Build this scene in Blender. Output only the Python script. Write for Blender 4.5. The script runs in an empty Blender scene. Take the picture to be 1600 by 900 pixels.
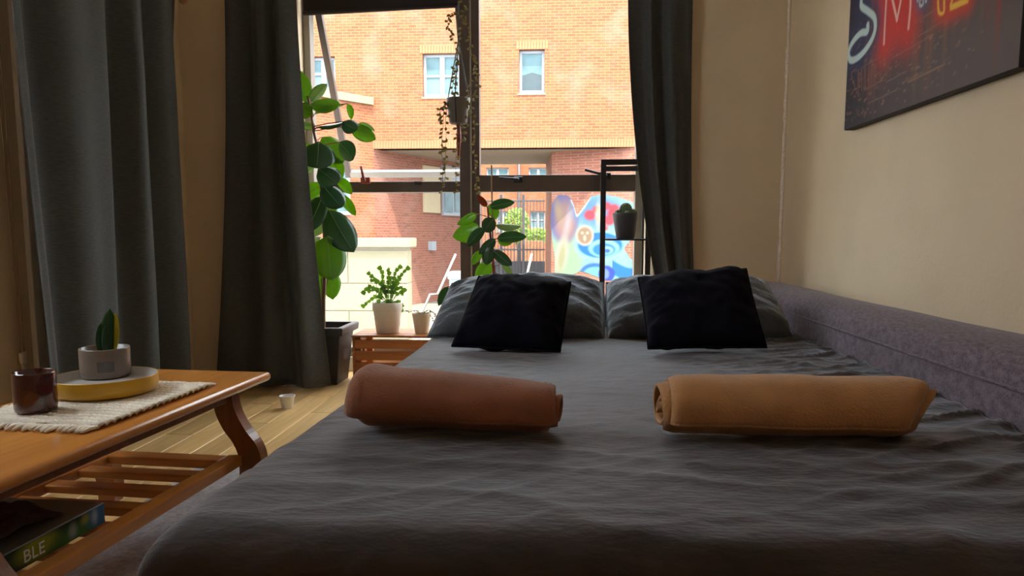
import bpy, bmesh, math, random
import numpy as np
from mathutils import Vector, Matrix, noise as mnoise

random.seed(7); np.random.seed(7)
S = bpy.context.scene
COL = S.collection

# ---------------------------------------------------------------- camera
F_PX, W_PX, H_PX = 1130.0, 1600.0, 900.0
CAM = Vector((0.0, 0.0, 0.87))
PITCH = math.atan(0.11)
YAW = math.atan(70.0 / F_PX)
cd = bpy.data.cameras.new('camera'); cam = bpy.data.objects.new('camera', cd); COL.objects.link(cam)
cd.sensor_fit = 'HORIZONTAL'; cd.sensor_width = 36.0; cd.lens = 36.0 * F_PX / W_PX
cd.clip_start = 0.02; cd.clip_end = 300
CY = 366 + F_PX * 0.11            # row of the principal point
cd.shift_y = (CY - 450.0) / W_PX
cam.location = CAM
cam.rotation_euler = (math.pi / 2 - PITCH, 0, YAW)
S.camera = cam
RM = cam.rotation_euler.to_matrix()

def ray(px, py):
    return RM @ Vector(((px - 800.0) / F_PX, -(py - CY) / F_PX, -1.0))
def P(px, py, d):                  # point seen at a pixel, d metres away along +y
    r = ray(px, py); return CAM + r * (d / r.y)
def Pz(px, py, z):                 # point of a horizontal plane
    r = ray(px, py); return CAM + r * ((z - CAM.z) / r.z)
def Px(px, py, x):                 # point of a plane x = const
    r = ray(px, py); return CAM + r * (x / r.x)

# ---------------------------------------------------------------- sky, sun, exposure
wd = bpy.data.worlds.new('sky'); S.world = wd; wd.use_nodes = True
bg = wd.node_tree.nodes['Background']
bg.inputs['Color'].default_value = (0.86, 0.93, 1.0, 1); bg.inputs['Strength'].default_value = 8.0
sd = bpy.data.lights.new('sun', 'SUN'); sun = bpy.data.objects.new('sun', sd); COL.objects.link(sun)
sd.energy = 13.0; sd.angle = 0.01; sd.color = (1.0, 0.9, 0.72)
sun.rotation_euler = Vector((-0.25, 1.0, -2.2)).to_track_quat('-Z', 'Y').to_euler()
sun.location = (0, 0, 12)
S.view_settings.view_transform = 'Standard'; S.view_settings.look = 'None'
S.view_settings.gamma = 1.0; S.view_settings.use_curve_mapping = False
S.view_settings.exposure = 0.4

# ---------------------------------------------------------------- materials
def node_mat(name):
    m = bpy.data.materials.new(name); m.use_nodes = True
    nt = m.node_tree; b = nt.nodes['Principled BSDF']
    return m, nt, b
def mat(name, col, rough=0.6, var=0.12, scale=8.0, bump=0.0, bscale=60.0, stretch=(1, 1, 1), sheen=0.0, metal=0.0, spec=0.5, coat=0.0, sheen_col=None):
    m, nt, b = node_mat(name)
    tc = nt.nodes.new('ShaderNodeTexCoord'); mp = nt.nodes.new('ShaderNodeMapping'); mp.inputs['Scale'].default_value = stretch
    nt.links.new(tc.outputs['Object'], mp.inputs['Vector'])
    n = nt.nodes.new('ShaderNodeTexNoise'); n.inputs['Scale'].default_value = scale; n.inputs['Detail'].default_value = 5
    nt.links.new(mp.outputs['Vector'], n.inputs['Vector'])
    r = nt.nodes.new('ShaderNodeValToRGB')
    c = np.array(col)
    r.color_ramp.elements[0].position = 0.3; r.color_ramp.elements[1].position = 0.7
    r.color_ramp.elements[0].color = (*np.clip(c * (1 - var), 0, 1), 1); r.color_ramp.elements[1].color = (*np.clip(c * (1 + var), 0, 1), 1)
    nt.links.new(n.outputs['Fac'], r.inputs['Fac']); nt.links.new(r.outputs['Color'], b.inputs['Base Color'])
    b.inputs['Roughness'].default_value = rough; b.inputs['Metallic'].default_value = metal
    b.inputs['Specular IOR Level'].default_value = spec
    if sheen:
        b.inputs['Sheen Weight'].default_value = sheen; b.inputs['Sheen Roughness'].default_value = 0.4
        if sheen_col: b.inputs['Sheen Tint'].default_value = (*sheen_col, 1)
    if coat: b.inputs['Coat Weight'].default_value = coat; b.inputs['Coat Roughness'].default_value = 0.15
    if bump:
        n2 = nt.nodes.new('ShaderNodeTexNoise'); n2.inputs['Scale'].default_value = bscale; n2.inputs['Detail'].default_value = 3
        nt.links.new(mp.outputs['Vector'], n2.inputs['Vector'])
        bp = nt.nodes.new('ShaderNodeBump'); bp.inputs['Strength'].default_value = bump; bp.inputs['Distance'].default_value = 0.01
        nt.links.new(n2.outputs['Fac'], bp.inputs['Height']); nt.links.new(bp.outputs['Normal'], b.inputs['Normal'])
    return m
def wood(name, c1, c2, axis='y', rough=0.35, scale=4.0, coat=0.0, island=False):
    m, nt, b = node_mat(name)
    tc = nt.nodes.new('ShaderNodeTexCoord'); mp = nt.nodes.new('ShaderNodeMapping')
    st = {'x': (0.6, 9, 9), 'y': (9, 0.6, 9), 'z': (9, 9, 0.6)}[axis]; mp.inputs['Scale'].default_value = st
    nt.links.new(tc.outputs['Object'], mp.inputs['Vector'])
    n = nt.nodes.new('ShaderNodeTexNoise'); n.inputs['Scale'].default_value = scale; n.inputs['Detail'].default_value = 7; n.inputs['Distortion'].default_value = 0.7
    nt.links.new(mp.outputs['Vector'], n.inputs['Vector'])
    r = nt.nodes.new('ShaderNodeValToRGB'); r.color_ramp.elements[0].position = 0.32; r.color_ramp.elements[1].position = 0.68
    r.color_ramp.elements[0].color = (*c1, 1); r.color_ramp.elements[1].color = (*c2, 1)
    nt.links.new(n.outputs['Fac'], r.inputs['Fac'])
    out = r.outputs['Color']
    if island:
        oi = nt.nodes.new('ShaderNodeObjectInfo'); hs = nt.nodes.new('ShaderNodeHueSaturation')
        mr = nt.nodes.new('ShaderNodeMapRange'); mr.inputs['To Min'].default_value = 0.8; mr.inputs['To Max'].default_value = 1.15
        nt.links.new(oi.outputs['Random'], mr.inputs['Value']); nt.links.new(mr.outputs['Result'], hs.inputs['Value'])
        nt.links.new(out, hs.inputs['Color']); out = hs.outputs['Color']
    nt.links.new(out, b.inputs['Base Color'])
    b.inputs['Roughness'].default_value = rough
    if coat: b.inputs['Coat Weight'].default_value = coat; b.inputs['Coat Roughness'].default_value = 0.2
    return m
def leaf_mat(name, col, trans, rough=0.3):
    m, nt, b = node_mat(name)
    tc = nt.nodes.new('ShaderNodeTexCoord'); n = nt.nodes.new('ShaderNodeTexNoise'); n.inputs['Scale'].default_value = 25
    nt.links.new(tc.outputs['Object'], n.inputs['Vector'])
    r = nt.nodes.new('ShaderNodeValToRGB')
    r.color_ramp.elements[0].color = (*[c * 0.75 for c in col], 1); r.color_ramp.elements[1].color = (*[min(1, c * 1.25) for c in col], 1)
    nt.links.new(n.outputs['Fac'], r.inputs['Fac']); nt.links.new(r.outputs['Color'], b.inputs['Base Color'])
    b.inputs['Roughness'].default_value = rough
    t = nt.nodes.new('ShaderNodeBsdfTranslucent'); t.inputs['Color'].default_value = (*trans, 1)
    mx = nt.nodes.new('ShaderNodeMixShader'); mx.inputs['Fac'].default_value = 0.45
    o = nt.nodes['Material Output']
    nt.links.new(b.outputs['BSDF'], mx.inputs[1]); nt.links.new(t.outputs['BSDF'], mx.inputs[2]); nt.links.new(mx.outputs['Shader'], o.inputs['Surface'])
    return m
def brick_mat(name, c1, c2, mortar, rot=0.0):
    m, nt, b = node_mat(name)
    g = nt.nodes.new('ShaderNodeTexCoord'); sp = nt.nodes.new('ShaderNodeSeparateXYZ'); cb = nt.nodes.new('ShaderNodeCombineXYZ')
    ad = nt.nodes.new('ShaderNodeMath'); ad.operation = 'ADD'
    nt.links.new(g.outputs['Object'], sp.inputs['Vector'])
    nt.links.new(sp.outputs['X'], ad.inputs[0]); nt.links.new(sp.outputs['Y'], ad.inputs[1])
    nt.links.new(ad.outputs[0], cb.inputs['X']); nt.links.new(sp.outputs['Z'], cb.inputs['Y'])
    br = nt.nodes.new('ShaderNodeTexBrick'); br.inputs['Scale'].default_value = 1.0
    br.inputs['Brick Width'].default_value = 0.225; br.inputs['Row Height'].default_value = 0.075; br.inputs['Mortar Size'].default_value = 0.008
    br.inputs['Color1'].default_value = (*c1, 1); br.inputs['Color2'].default_value = (*c2, 1); br.inputs['Mortar'].default_value = (*mortar, 1)
    nt.links.new(cb.outputs['Vector'], br.inputs['Vector'])
    n = nt.nodes.new('ShaderNodeTexNoise'); n.inputs['Scale'].default_value = 0.9; n.inputs['Detail'].default_value = 6
    nt.links.new(g.outputs['Object'], n.inputs['Vector'])
    mr = nt.nodes.new('ShaderNodeMapRange'); mr.inputs['From Min'].default_value = 0.52; mr.inputs['From Max'].default_value = 0.72; mr.inputs['To Max'].default_value = 0.55
    nt.links.new(n.outputs['Fac'], mr.inputs['Value'])
    mx = nt.nodes.new('ShaderNodeMix'); mx.data_type = 'RGBA'
    nt.links.new(mr.outputs['Result'], mx.inputs['Factor']); nt.links.new(br.outputs['Color'], mx.inputs['A']); mx.inputs['B'].default_value = (0.225, 0.13, 0.10, 1)
    mp = nt.nodes.new('ShaderNodeMapping'); mp.inputs['Scale'].default_value = (2.4, 2.4, 9.0); nt.links.new(g.outputs['Object'], mp.inputs['Vector'])
    n3 = nt.nodes.new('ShaderNodeTexNoise'); n3.inputs['Scale'].default_value = 1.1; n3.inputs['Detail'].default_value = 3; nt.links.new(mp.outputs['Vector'], n3.inputs['Vector'])
    m3 = nt.nodes.new('ShaderNodeMapRange'); m3.inputs['From Min'].default_value = 0.57; m3.inputs['From Max'].default_value = 0.72; m3.inputs['To Max'].default_value = 0.75; nt.links.new(n3.outputs['Fac'], m3.inputs['Value'])
    x3 = nt.nodes.new('ShaderNodeMix'); x3.data_type = 'RGBA'; nt.links.new(m3.outputs['Result'], x3.inputs['Factor']); nt.links.new(mx.outputs['Result'], x3.inputs['A']); x3.inputs['B'].default_value = (0.12, 0.058, 0.043, 1)
    nt.links.new(x3.outputs['Result'], b.inputs['Base Color'])
    bp = nt.nodes.new('ShaderNodeBump'); bp.inputs['Strength'].default_value = 0.4; bp.inputs['Distance'].default_value = 0.01; bp.invert = True
    nt.links.new(br.outputs['Fac'], bp.inputs['Height']); nt.links.new(bp.outputs['Normal'], b.inputs['Normal'])
    b.inputs['Roughness'].default_value = 0.9; b.inputs['Specular IOR Level'].default_value = 0.2
    return m
def attr_mat(name, rough=0.7):
    m, nt, b = node_mat(name)
    a = nt.nodes.new('ShaderNodeAttribute'); a.attribute_name = 'print'
    nt.links.new(a.outputs['Color'], b.inputs['Base Color']); b.inputs['Roughness'].default_value = rough
    b.inputs['Specular IOR Level'].default_value = 0.25
    return m
def glass_mat(name, tint=(1, 1, 1), refl=0.05):
    m, nt, b = node_mat(name); nt.nodes.remove(b)
    t = nt.nodes.new('ShaderNodeBsdfTransparent'); t.inputs['Color'].default_value = (*tint, 1)
    g = nt.nodes.new('ShaderNodeBsdfGlossy'); g.inputs['Roughness'].default_value = 0.02
    mx = nt.nodes.new('ShaderNodeMixShader'); mx.inputs['Fac'].default_value = refl
    nt.links.new(t.outputs[0], mx.inputs[1]); nt.links.new(g.outputs[0], mx.inputs[2]); nt.links.new(mx.outputs[0], nt.nodes['Material Output'].inputs['Surface'])
    return m
def weave_mat(name, c1, c2):
    m, nt, b = node_mat(name)
    tc = nt.nodes.new('ShaderNodeTexCoord')
    cols = []
    for st in ((40, 220, 220), (220, 40, 40)):
        mp = nt.nodes.new('ShaderNodeMapping'); mp.inputs['Scale'].default_value = st
        n = nt.nodes.new('ShaderNodeTexNoise'); n.inputs['Scale'].default_value = 1.0; n.inputs['Detail'].default_value = 2
        nt.links.new(tc.outputs['Object'], mp.inputs['Vector']); nt.links.new(mp.outputs['Vector'], n.inputs['Vector']); cols.append(n)
    a = nt.nodes.new('ShaderNodeMath'); a.operation = 'ADD'; nt.links.new(cols[0].outputs['Fac'], a.inputs[0]); nt.links.new(cols[1].outputs['Fac'], a.inputs[1])
    r = nt.nodes.new('ShaderNodeValToRGB'); mr = nt.nodes.new('ShaderNodeMath'); mr.operation = 'MULTIPLY'; mr.inputs[1].default_value = 0.5
    nt.links.new(a.outputs[0], mr.inputs[0]); nt.links.new(mr.outputs[0], r.inputs['Fac'])
    r.color_ramp.elements[0].position = 0.38; r.color_ramp.elements[1].position = 0.62
    r.color_ramp.elements[0].color = (*c1, 1); r.color_ramp.elements[1].color = (*c2, 1)
    nt.links.new(r.outputs['Color'], b.inputs['Base Color']); b.inputs['Roughness'].default_value = 0.9
    b.inputs['Sheen Weight'].default_value = 0.15
    return m

M = {}
M['wall'] = mat('painted_wall', (0.72, 0.58, 0.40), 0.8, 0.05, 3, 0.08, 90)
M['ceil'] = mat('ceiling_paint', (0.68, 0.6, 0.5), 0.85, 0.03)
M['white'] = mat('white_paint', (0.75, 0.73, 0.68), 0.5, 0.04)
M['frame'] = mat('bronze_window_frame', (0.085, 0.062, 0.052), 0.45, 0.1, 12)
M['frame_light'] = mat('pale_window_frame', (0.28, 0.255, 0.22), 0.4, 0.06)
M['black_metal'] = mat('black_metal', (0.012, 0.011, 0.014), 0.45, 0.2, 20)
M['glass'] = glass_mat('window_glass', (0.98, 0.99, 0.98), 0.015)
M['plank'] = wood('oak_plank', (0.60, 0.36, 0.14), (0.80, 0.53, 0.23), 'y', 0.32, 3.0, island=True)
M['gap'] = mat('floor_joint', (0.12, 0.07, 0.03), 0.8)
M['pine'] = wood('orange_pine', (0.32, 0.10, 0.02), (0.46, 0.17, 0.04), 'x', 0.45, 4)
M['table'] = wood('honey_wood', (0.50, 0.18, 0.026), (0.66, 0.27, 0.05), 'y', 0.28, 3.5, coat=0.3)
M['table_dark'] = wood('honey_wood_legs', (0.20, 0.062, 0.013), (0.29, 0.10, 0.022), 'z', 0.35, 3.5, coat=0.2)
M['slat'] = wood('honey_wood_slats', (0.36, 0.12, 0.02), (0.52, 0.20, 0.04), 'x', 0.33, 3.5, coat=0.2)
M['curtain'] = mat('charcoal_linen_curtain', (0.062, 0.066, 0.063), 0.9, 0.25, 40, 0.25, 240, (1, 1, 7), sheen=0.1)
M['bed'] = mat('slate_velvet', (0.036, 0.024, 0.020), 0.75, 0.45, 9, 0.22, 45, (1, 2.5, 1), sheen=0.5, sheen_col=(0.84, 0.88, 1.0))
M['pillow'] = mat('slate_velvet_pillow', (0.060, 0.070, 0.082), 0.75, 0.3, 14, 0.35, 60, sheen=0.8, sheen_col=(0.75, 0.87, 1.0))
M['black_fabric'] = mat('black_plush', (0.0045, 0.004, 0.009), 0.95, 0.25, 20, 0.1, 120, spec=0.1)
M['sofa'] = weave_mat('mauve_woven_fabric', (0.085, 0.062, 0.085), (0.20, 0.155, 0.185))
M['towel_a'] = mat('rust_towel', (0.30, 0.115, 0.06), 0.95, 0.14, 14, 0.3, 200, sheen=0.25)  # rust brown, darkened further for the weaker light on this towel
M['towel_b'] = mat('camel_towel', (0.50, 0.26, 0.11), 0.95, 0.14, 14, 0.3, 200, sheen=0.25)
M['rug'] = mat('pale_grey_rug', (0.42, 0.40, 0.41), 0.95, 0.25, 60, 0.6, 300)
M['cream_yarn'] = mat('cream_cotton_yarn', (0.82, 0.74, 0.62), 0.95, 0.12, 40, 0.4, 200)
M['yellow'] = mat('mustard_enamel', (0.60, 0.33, 0.02), 0.35, 0.08, 6)
M['tray_in'] = mat('grey_tray_inside', (0.50, 0.48, 0.46), 0.35, 0.06)
M['ceramic'] = mat('taupe_ceramic', (0.19, 0.155, 0.13), 0.3, 0.07, 20)
M['label'] = mat('grey_pot_label', (0.10, 0.095, 0.09), 0.6)
M['amber'] = mat('dark_amber_glass', (0.055, 0.008, 0.008), 0.1, 0.2, 6, spec=0.6, coat=0.5)
M['wax'] = mat('candle_wax', (0.25, 0.09, 0.06), 0.5)
M['soil'] = mat('soil', (0.035, 0.022, 0.015), 0.95, 0.4, 60, 0.8, 90)
M['pot_black'] = mat('charcoal_planter', (0.035, 0.035, 0.042), 0.5, 0.1)
M['pot_white'] = mat('white_plastic_pot', (0.70, 0.64, 0.56), 0.5, 0.05)
M['pot_cream'] = mat('cream_pot', (0.62, 0.52, 0.38), 0.6, 0.06)
M['pot_grey'] = mat('grey_hanging_pot', (0.12, 0.095, 0.075), 0.6, 0.1)
M['pot_dark'] = mat('charcoal_pot', (0.06, 0.055, 0.06), 0.55, 0.1)
M['leaf'] = leaf_mat('rubber_leaf', (0.05, 0.13, 0.03), (0.36, 0.60, 0.035), 0.25)
M['leaf_dark'] = leaf_mat('rubber_leaf_dark', (0.04, 0.10, 0.065), (0.12, 0.25, 0.04), 0.22)
M['leaf_pale'] = leaf_mat('rubber_leaf_underside', (0.24, 0.32, 0.19), (0.35, 0.5, 0.14), 0.4)
M['leaf_red'] = leaf_mat('young_red_leaf', (0.16, 0.045, 0.018), (0.35, 0.09, 0.02), 0.35)
M['leaf_lime'] = leaf_mat('lime_leaf', (0.2, 0.4, 0.03), (0.5, 0.8, 0.05), 0.4)
M['leaf_cactus'] = leaf_mat('holiday_cactus_leaf', (0.11, 0.22, 0.07), (0.4, 0.6, 0.12), 0.4)
M['leaf_heart'] = leaf_mat('small_heart_leaf', (0.17, 0.16, 0.08), (0.4, 0.32, 0.12), 0.5)
M['leaf_yellow'] = leaf_mat('yellow_leaf_edge', (0.45, 0.40, 0.04), (0.6, 0.55, 0.04), 0.4)
M['stem'] = mat('brown_stem', (0.16, 0.085, 0.045), 0.7, 0.25, 30)
M['stem_red'] = mat('red_stem', (0.25, 0.05, 0.03), 0.6, 0.2, 30)
M['twig'] = mat('thin_vine', (0.10, 0.055, 0.035), 0.8)
M['cane'] = mat('bamboo_cane', (0.34, 0.22, 0.10), 0.6)
M['cactus'] = mat('cactus_skin', (0.09, 0.13, 0.06), 0.7, 0.2, 40)
M['plastic'] = mat('cream_plastic', (0.62, 0.56, 0.46), 0.4)
M['cord'] = mat('beige_cord', (0.45, 0.32, 0.2), 0.8)
M['rope'] = mat('white_rope', (0.55, 0.52, 0.46), 0.8)
M['caulk'] = mat('pale_caulk', (0.92, 0.78, 0.66), 0.6, 0.15, 80)
M['rod'] = wood('rod_wood', (0.42, 0.24, 0.1), (0.55, 0.33, 0.15), 'x', 0.4)
M['canvas_side'] = mat('black_canvas_side', (0.010, 0.008, 0.010), 0.7)
M['print'] = attr_mat('canvas_print', 0.55)
M['mural'] = attr_mat('mural_paint', 0.85)
M['box_print'] = attr_mat('game_box_print', 0.4)
M['box_top'] = mat('grey_box_lid', (0.11, 0.10, 0.085), 0.4, 0.2, 9)
M['cloth_dark'] = mat('dark_cloth', (0.06, 0.04, 0.04), 0.9, 0.3, 25, 0.4, 90)
M['letters'] = mat('white_lettering', (0.85, 0.83, 0.8), 0.5)
M['brick'] = brick_mat('orange_brick', (0.205, 0.068, 0.029), (0.155, 0.047, 0.022), (0.225, 0.108, 0.060))
M['brick_red'] = brick_mat('red_brick', (0.205, 0.075, 0.047), (0.16, 0.057, 0.038), (0.21, 0.12, 0.09))
M['soldier'] = mat('soldier_course', (0.23, 0.09, 0.04), 0.9, 0.2, 9)
M['soffit'] = mat('concrete_soffit', (0.23, 0.19, 0.145), 0.9, 0.06)
M['stone'] = mat('cream_stone', (0.175, 0.152, 0.092), 0.85, 0.05, 4)
M['panel_cream'] = mat('cream_panel', (0.31, 0.25, 0.15), 0.7, 0.05)
M['upvc'] = mat('white_window_plastic', (0.20, 0.21, 0.23), 0.6, 0.02)
M['far_glass'] = mat('far_window_glass', (0.075, 0.125, 0.14), 0.4, 0.35, 1.5, spec=0.15)
M['reflection_dark'] = mat('dark_reflection_paint', (0.02, 0.036, 0.045), 0.6)
M['ground'] = mat('pale_paving', (0.13, 0.118, 0.10), 0.9, 0.08, 2)
M['fence'] = mat('fence_paint', (0.05, 0.045, 0.05), 0.5)
M['rail'] = mat('galvanised_rail', (0.30, 0.285, 0.265), 0.4, 0.05)
M['hedge'] = leaf_mat('hedge_leaf', (0.15, 0.23, 0.03), (0.25, 0.4, 0.04), 0.6)
M['teal'] = mat('pale_teal_paint', (0.35, 0.48, 0.46), 0.5)
M['blue_band'] = mat('blue_band', (0.13, 0.28, 0.6), 0.5)
M['blind'] = mat('black_blind', (0.012, 0.008, 0.012), 0.7)

# ---------------------------------------------------------------- mesh helpers
def link(name, me, m=None, parent=None, smooth=False):
    o = bpy.data.objects.new(name, me); COL.objects.link(o)
    if m is not None and not me.materials: me.materials.append(m)
    if smooth: me.polygons.foreach_set('use_smooth', [True] * len(me.polygons))
    if parent: o.parent = parent
    return o
def obj(name, verts, faces, m, parent=None, smooth=False):
    me = bpy.data.meshes.new(name); me.from_pydata([tuple(v) for v in verts], [], faces); me.update()
    return link(name, me, m, parent, smooth)
def tag(o, label=None, cat=None, group=None, kind=None):
    if label: o['label'] = label
    if cat: o['category'] = cat
    if group: o['group'] = group
    if kind: o['kind'] = kind
    return o
def empty(name, loc=(0, 0, 0), rz=0.0):
    o = bpy.data.objects.new(name, None); COL.objects.link(o); o.empty_display_size = 0.1
    o.location = loc; o.rotation_euler = (0, 0, rz); return o
def to_local(parent, pts):
    if parent is None: return [Vector(p) for p in pts]
    mi = (Matrix.Translation(parent.location) @ parent.rotation_euler.to_matrix().to_4x4()).inverted()
    return [mi @ Vector(p) for p in pts]
def box_mesh(name, size, bevel=0.0, seg=2, center=(0, 0, 0)):
    bm = bmesh.new(); bmesh.ops.create_cube(bm, size=1.0)
    for v in bm.verts: v.co = Vector((v.co.x * size[0] + center[0], v.co.y * size[1] + center[1], v.co.z * size[2] + center[2]))
    if bevel: bmesh.ops.bevel(bm, geom=list(bm.edges), offset=min(bevel, min(size) * 0.45), segments=seg, affect='EDGES', profile=0.5)
    me = bpy.data.meshes.new(name); bm.to_mesh(me); bm.free(); return me
def box(name, lo, hi, m, parent=None, bevel=0.004, seg=2, world=False):
    c = [(a + b) / 2 for a, b in zip(lo, hi)]; s = [abs(b - a) for a, b in zip(lo, hi)]
    me = box_mesh(name, s, bevel, seg)
    o = link(name, me, m, parent); loc = Vector(c)
    if world and parent: loc = to_local(parent, [c])[0]
    o.location = loc; return o
def lathe_data(prof, seg=32, center=(0, 0, 0), cap=True):
    v, f = [], []
    for r, z in prof:
        for i in range(seg):
            a = 2 * math.pi * i / seg; v.append((center[0] + r * math.cos(a), center[1] + r * math.sin(a), center[2] + z))
    for j in range(len(prof) - 1):
        for i in range(seg):
            k = (i + 1) % seg; f.append((j * seg + i, j * seg + k, (j + 1) * seg + k, (j + 1) * seg + i))
    n = (len(prof) - 1) * seg
    if cap: f.append(tuple(range(seg))[::-1])
    if cap and prof[-1][0] < 0.02: f.append(tuple(range(n, n + seg)))
    return v, f
def tube_data(pts, radii, seg=8):
    pts = [Vector(p) for p in pts]; v, f = [], []
    if not hasattr(radii, '__len__'): radii = [radii] * len(pts)
    ref = None
    for i, p in enumerate(pts):
        t = (pts[min(i + 1, len(pts) - 1)] - pts[max(i - 1, 0)]).normalized()
        if ref is None: ref = t.orthogonal().normalized()
        ref = (ref - t * ref.dot(t)).normalized(); b = t.cross(ref)
        for k in range(seg):
            a = 2 * math.pi * k / seg; v.append(p + (ref * math.cos(a) + b * math.sin(a)) * radii[i])
    for i in range(len(pts) - 1):
        for k in range(seg):
            q = (k + 1) % seg; f.append((i * seg + k, i * seg + q, (i + 1) * seg + q, (i + 1) * seg + k))
    f.append(tuple(range(seg))[::-1]); n = (len(pts) - 1) * seg; f.append(tuple(range(n, n + seg)))
    return v, f
def tube(name, pts, radii, m, parent=None, seg=8):
    v, f = tube_data(to_local(parent, pts), radii, seg); return obj(name, v, f, m, parent, True)
def merge(parts):
    V, Fc = [], []
    for v, f in parts:
        n = len(V); V += list(v); Fc += [tuple(i + n for i in q) for q in f]
    return V, Fc
def smooth_path(pts, n=6):
    pts = [Vector(p) for p in pts]; out = []
    for i in range(len(pts) - 1):
        p0 = pts[max(i - 1, 0)]; p1 = pts[i]; p2 = pts[i + 1]; p3 = pts[min(i + 2, len(pts) - 1)]
        for k in range(n):
            t = k / n
            out.append(0.5 * ((2 * p1) + (p2 - p0) * t + (2 * p0 - 5 * p1 + 4 * p2 - p3) * t * t + (3 * p1 - p0 - 3 * p2 + p3) * t ** 3))
    out.append(pts[-1]); return out
def solid(o, t, off=0.0):
    md = o.modifiers.new('thickness', 'SOLIDIFY'); md.thickness = t; md.offset = off; return o
def wall_holes(s0, s1, z0, z1, holes, thick):
    """wall slab in local (s, depth, z) with rectangular holes (a, b, c, d) = s and z limits"""
    ss = sorted({s0, s1, *[h[0] for h in holes], *[h[1] for h in holes]}); zs = sorted({z0, z1, *[h[2] for h in holes], *[h[3] for h in holes]})
    def is_hole(i, j):
        if i < 0 or j < 0 or i >= len(ss) - 1 or j >= len(zs) - 1: return True
        sc = (ss[i] + ss[i + 1]) / 2; zc = (zs[j] + zs[j + 1]) / 2
        return any(h[0] < sc < h[1] and h[2] < zc < h[3] for h in holes)
    parts = []
    for i in range(len(ss) - 1):
        for j in range(len(zs) - 1):
            if is_hole(i, j): continue
            a, b, c, d = ss[i], ss[i + 1], zs[j], zs[j + 1]
            q = [(a, 0, c), (b, 0, c), (b, 0, d), (a, 0, d), (a, thick, c), (b, thick, c), (b, thick, d), (a, thick, d)]
            fs = [(0, 1, 2, 3), (7, 6, 5, 4)]
            if is_hole(i - 1, j): fs.append((0, 3, 7, 4))
            if is_hole(i + 1, j): fs.append((1, 5, 6, 2))
            if is_hole(i, j - 1): fs.append((0, 4, 5, 1))
            if is_hole(i, j + 1): fs.append((3, 2, 6, 7))
            parts.append((q, fs))
    return merge(parts)

# ================================================================ THE ROOM
XL, XR, YW, YG, YB, ZC = -2.08, 1.205, 4.0, 4.55, -1.6, 2.62
JL, JR, WH = -1.57, 0.525, 2.56         # window recess sides and head
WT = 0.12

fl = tag(box('floor', (XL - WT, YB - WT, -0.06), (XR + WT, YG + 0.1, -0.012), M['gap'], bevel=0), kind='structure')
pw, plen = 0.125, 0.95
meshes = {}
row = 0; x = XL
while x < XR - 0.005:
    w = min(pw, XR - x); y = YB - ((row * 0.37) % plen)
    while y < YW + 0.55:
        y0 = max(y, YB); y1 = min(y + plen, YW + 0.5 if (x > JL and x + w < JR) else YW)
        if y1 - y0 > 0.05:
            key = (round(w, 3), round(y1 - y0, 3))
            if key not in meshes:
                meshes[key] = box_mesh('plank', (w - 0.0025, y1 - y0 - 0.0025, 0.012), 0.0015, 1); meshes[key].materials.append(M['plank'])
            o = link('plank', meshes[key], None, fl); o.location = Vector((x + w / 2, (y0 + y1) / 2, -0.006)) - fl.location
        y += plen
    x += pw; row += 1
tag(box('ceiling', (XL - WT, YB - WT, ZC), (XR + WT, YG + 0.1, ZC + 0.12), M['ceil'], bevel=0), kind='structure')
tag(box('wall_right', (XR, YB, 0), (XR + WT, YW + WT, ZC), M['wall'], bevel=0), kind='structure')
tag(box('wall_back', (XL - WT, YB - WT, 0), (XR + WT, YB, ZC), M['wall'], bevel=0), kind='structure')
# left wall with an added side window, out of view (local s runs along -y)
LW = (1.2, 2.2, 1.1, 2.15)
v, f = wall_holes(YB, YW + WT, 0, ZC, [LW], WT)
tag(obj('wall_left', [(XL - p[1], p[0], p[2]) for p in v], [q[::-1] for q in f], M['wall']), kind='structure')
# window wall: piers either side of the recess, the recess cheeks and head
v, f = wall_holes(XL, XR, 0, ZC, [(JL, JR, -0.01, WH)], YG + 0.1 - YW)
tag(obj('wall_window', [(p[0], YW + p[1], p[2]) for p in v], f, M['wall']), kind='structure')

def window_unit(name, x0, x1, z0, z1, y):
    return tag(empty(name, ((x0 + x1) / 2, y, z0)), kind='structure')
w1 = window_unit('window_1', JL, JR, 0.0, WH, YG)
MX = P(735, 280, YG).x
ZT0, ZT1 = P(800, 300, YG).z, P(800, 274, YG).z
def wb(name, lo, hi, m, bevel=0.004): return box(name, lo, hi, m, w1, bevel, world=True)
wb('sill', (JL, YG - 0.06, 0.0), (JR, YG + 0.07, 0.09), M['white'])
wb('frame_stile', (JL, YG - 0.03, 0.09), (JL + 0.045, YG + 0.05, WH), M['frame_light'])
wb('frame_stile', (JR - 0.05, YG - 0.03, 0.09), (JR, YG + 0.05, WH), M['frame_light'])
wb('frame_head', (JL, YG - 0.03, WH - 0.06), (JR, YG + 0.05, WH), M['frame'])
wb('mullion', (MX - 0.062, YG - 0.04, 0.09), (MX + 0.006, YG + 0.05, WH - 0.06), M['frame'])
wb('mullion', (MX + 0.010, YG - 0.03, 0.09), (MX + 0.062, YG + 0.05, WH - 0.06), M['frame'])
wb('mullion_bead', (MX + 0.004, YG - 0.046, 0.09), (MX + 0.013, YG - 0.03, WH - 0.06), M['frame_light'], 0.002)
wb('transom', (JL + 0.045, YG - 0.03, ZT0), (MX - 0.06, YG + 0.05, P(640, 284, YG).z), M['frame'])
wb('transom', (MX + 0.06, YG - 0.035, ZT0), (JR - 0.05, YG + 0.05, ZT1), M['frame'])
wb('bottom_rail', (JL + 0.045, YG - 0.03, 0.09), (JR - 0.05, YG + 0.05, 0.15), M['frame_light'])
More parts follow.
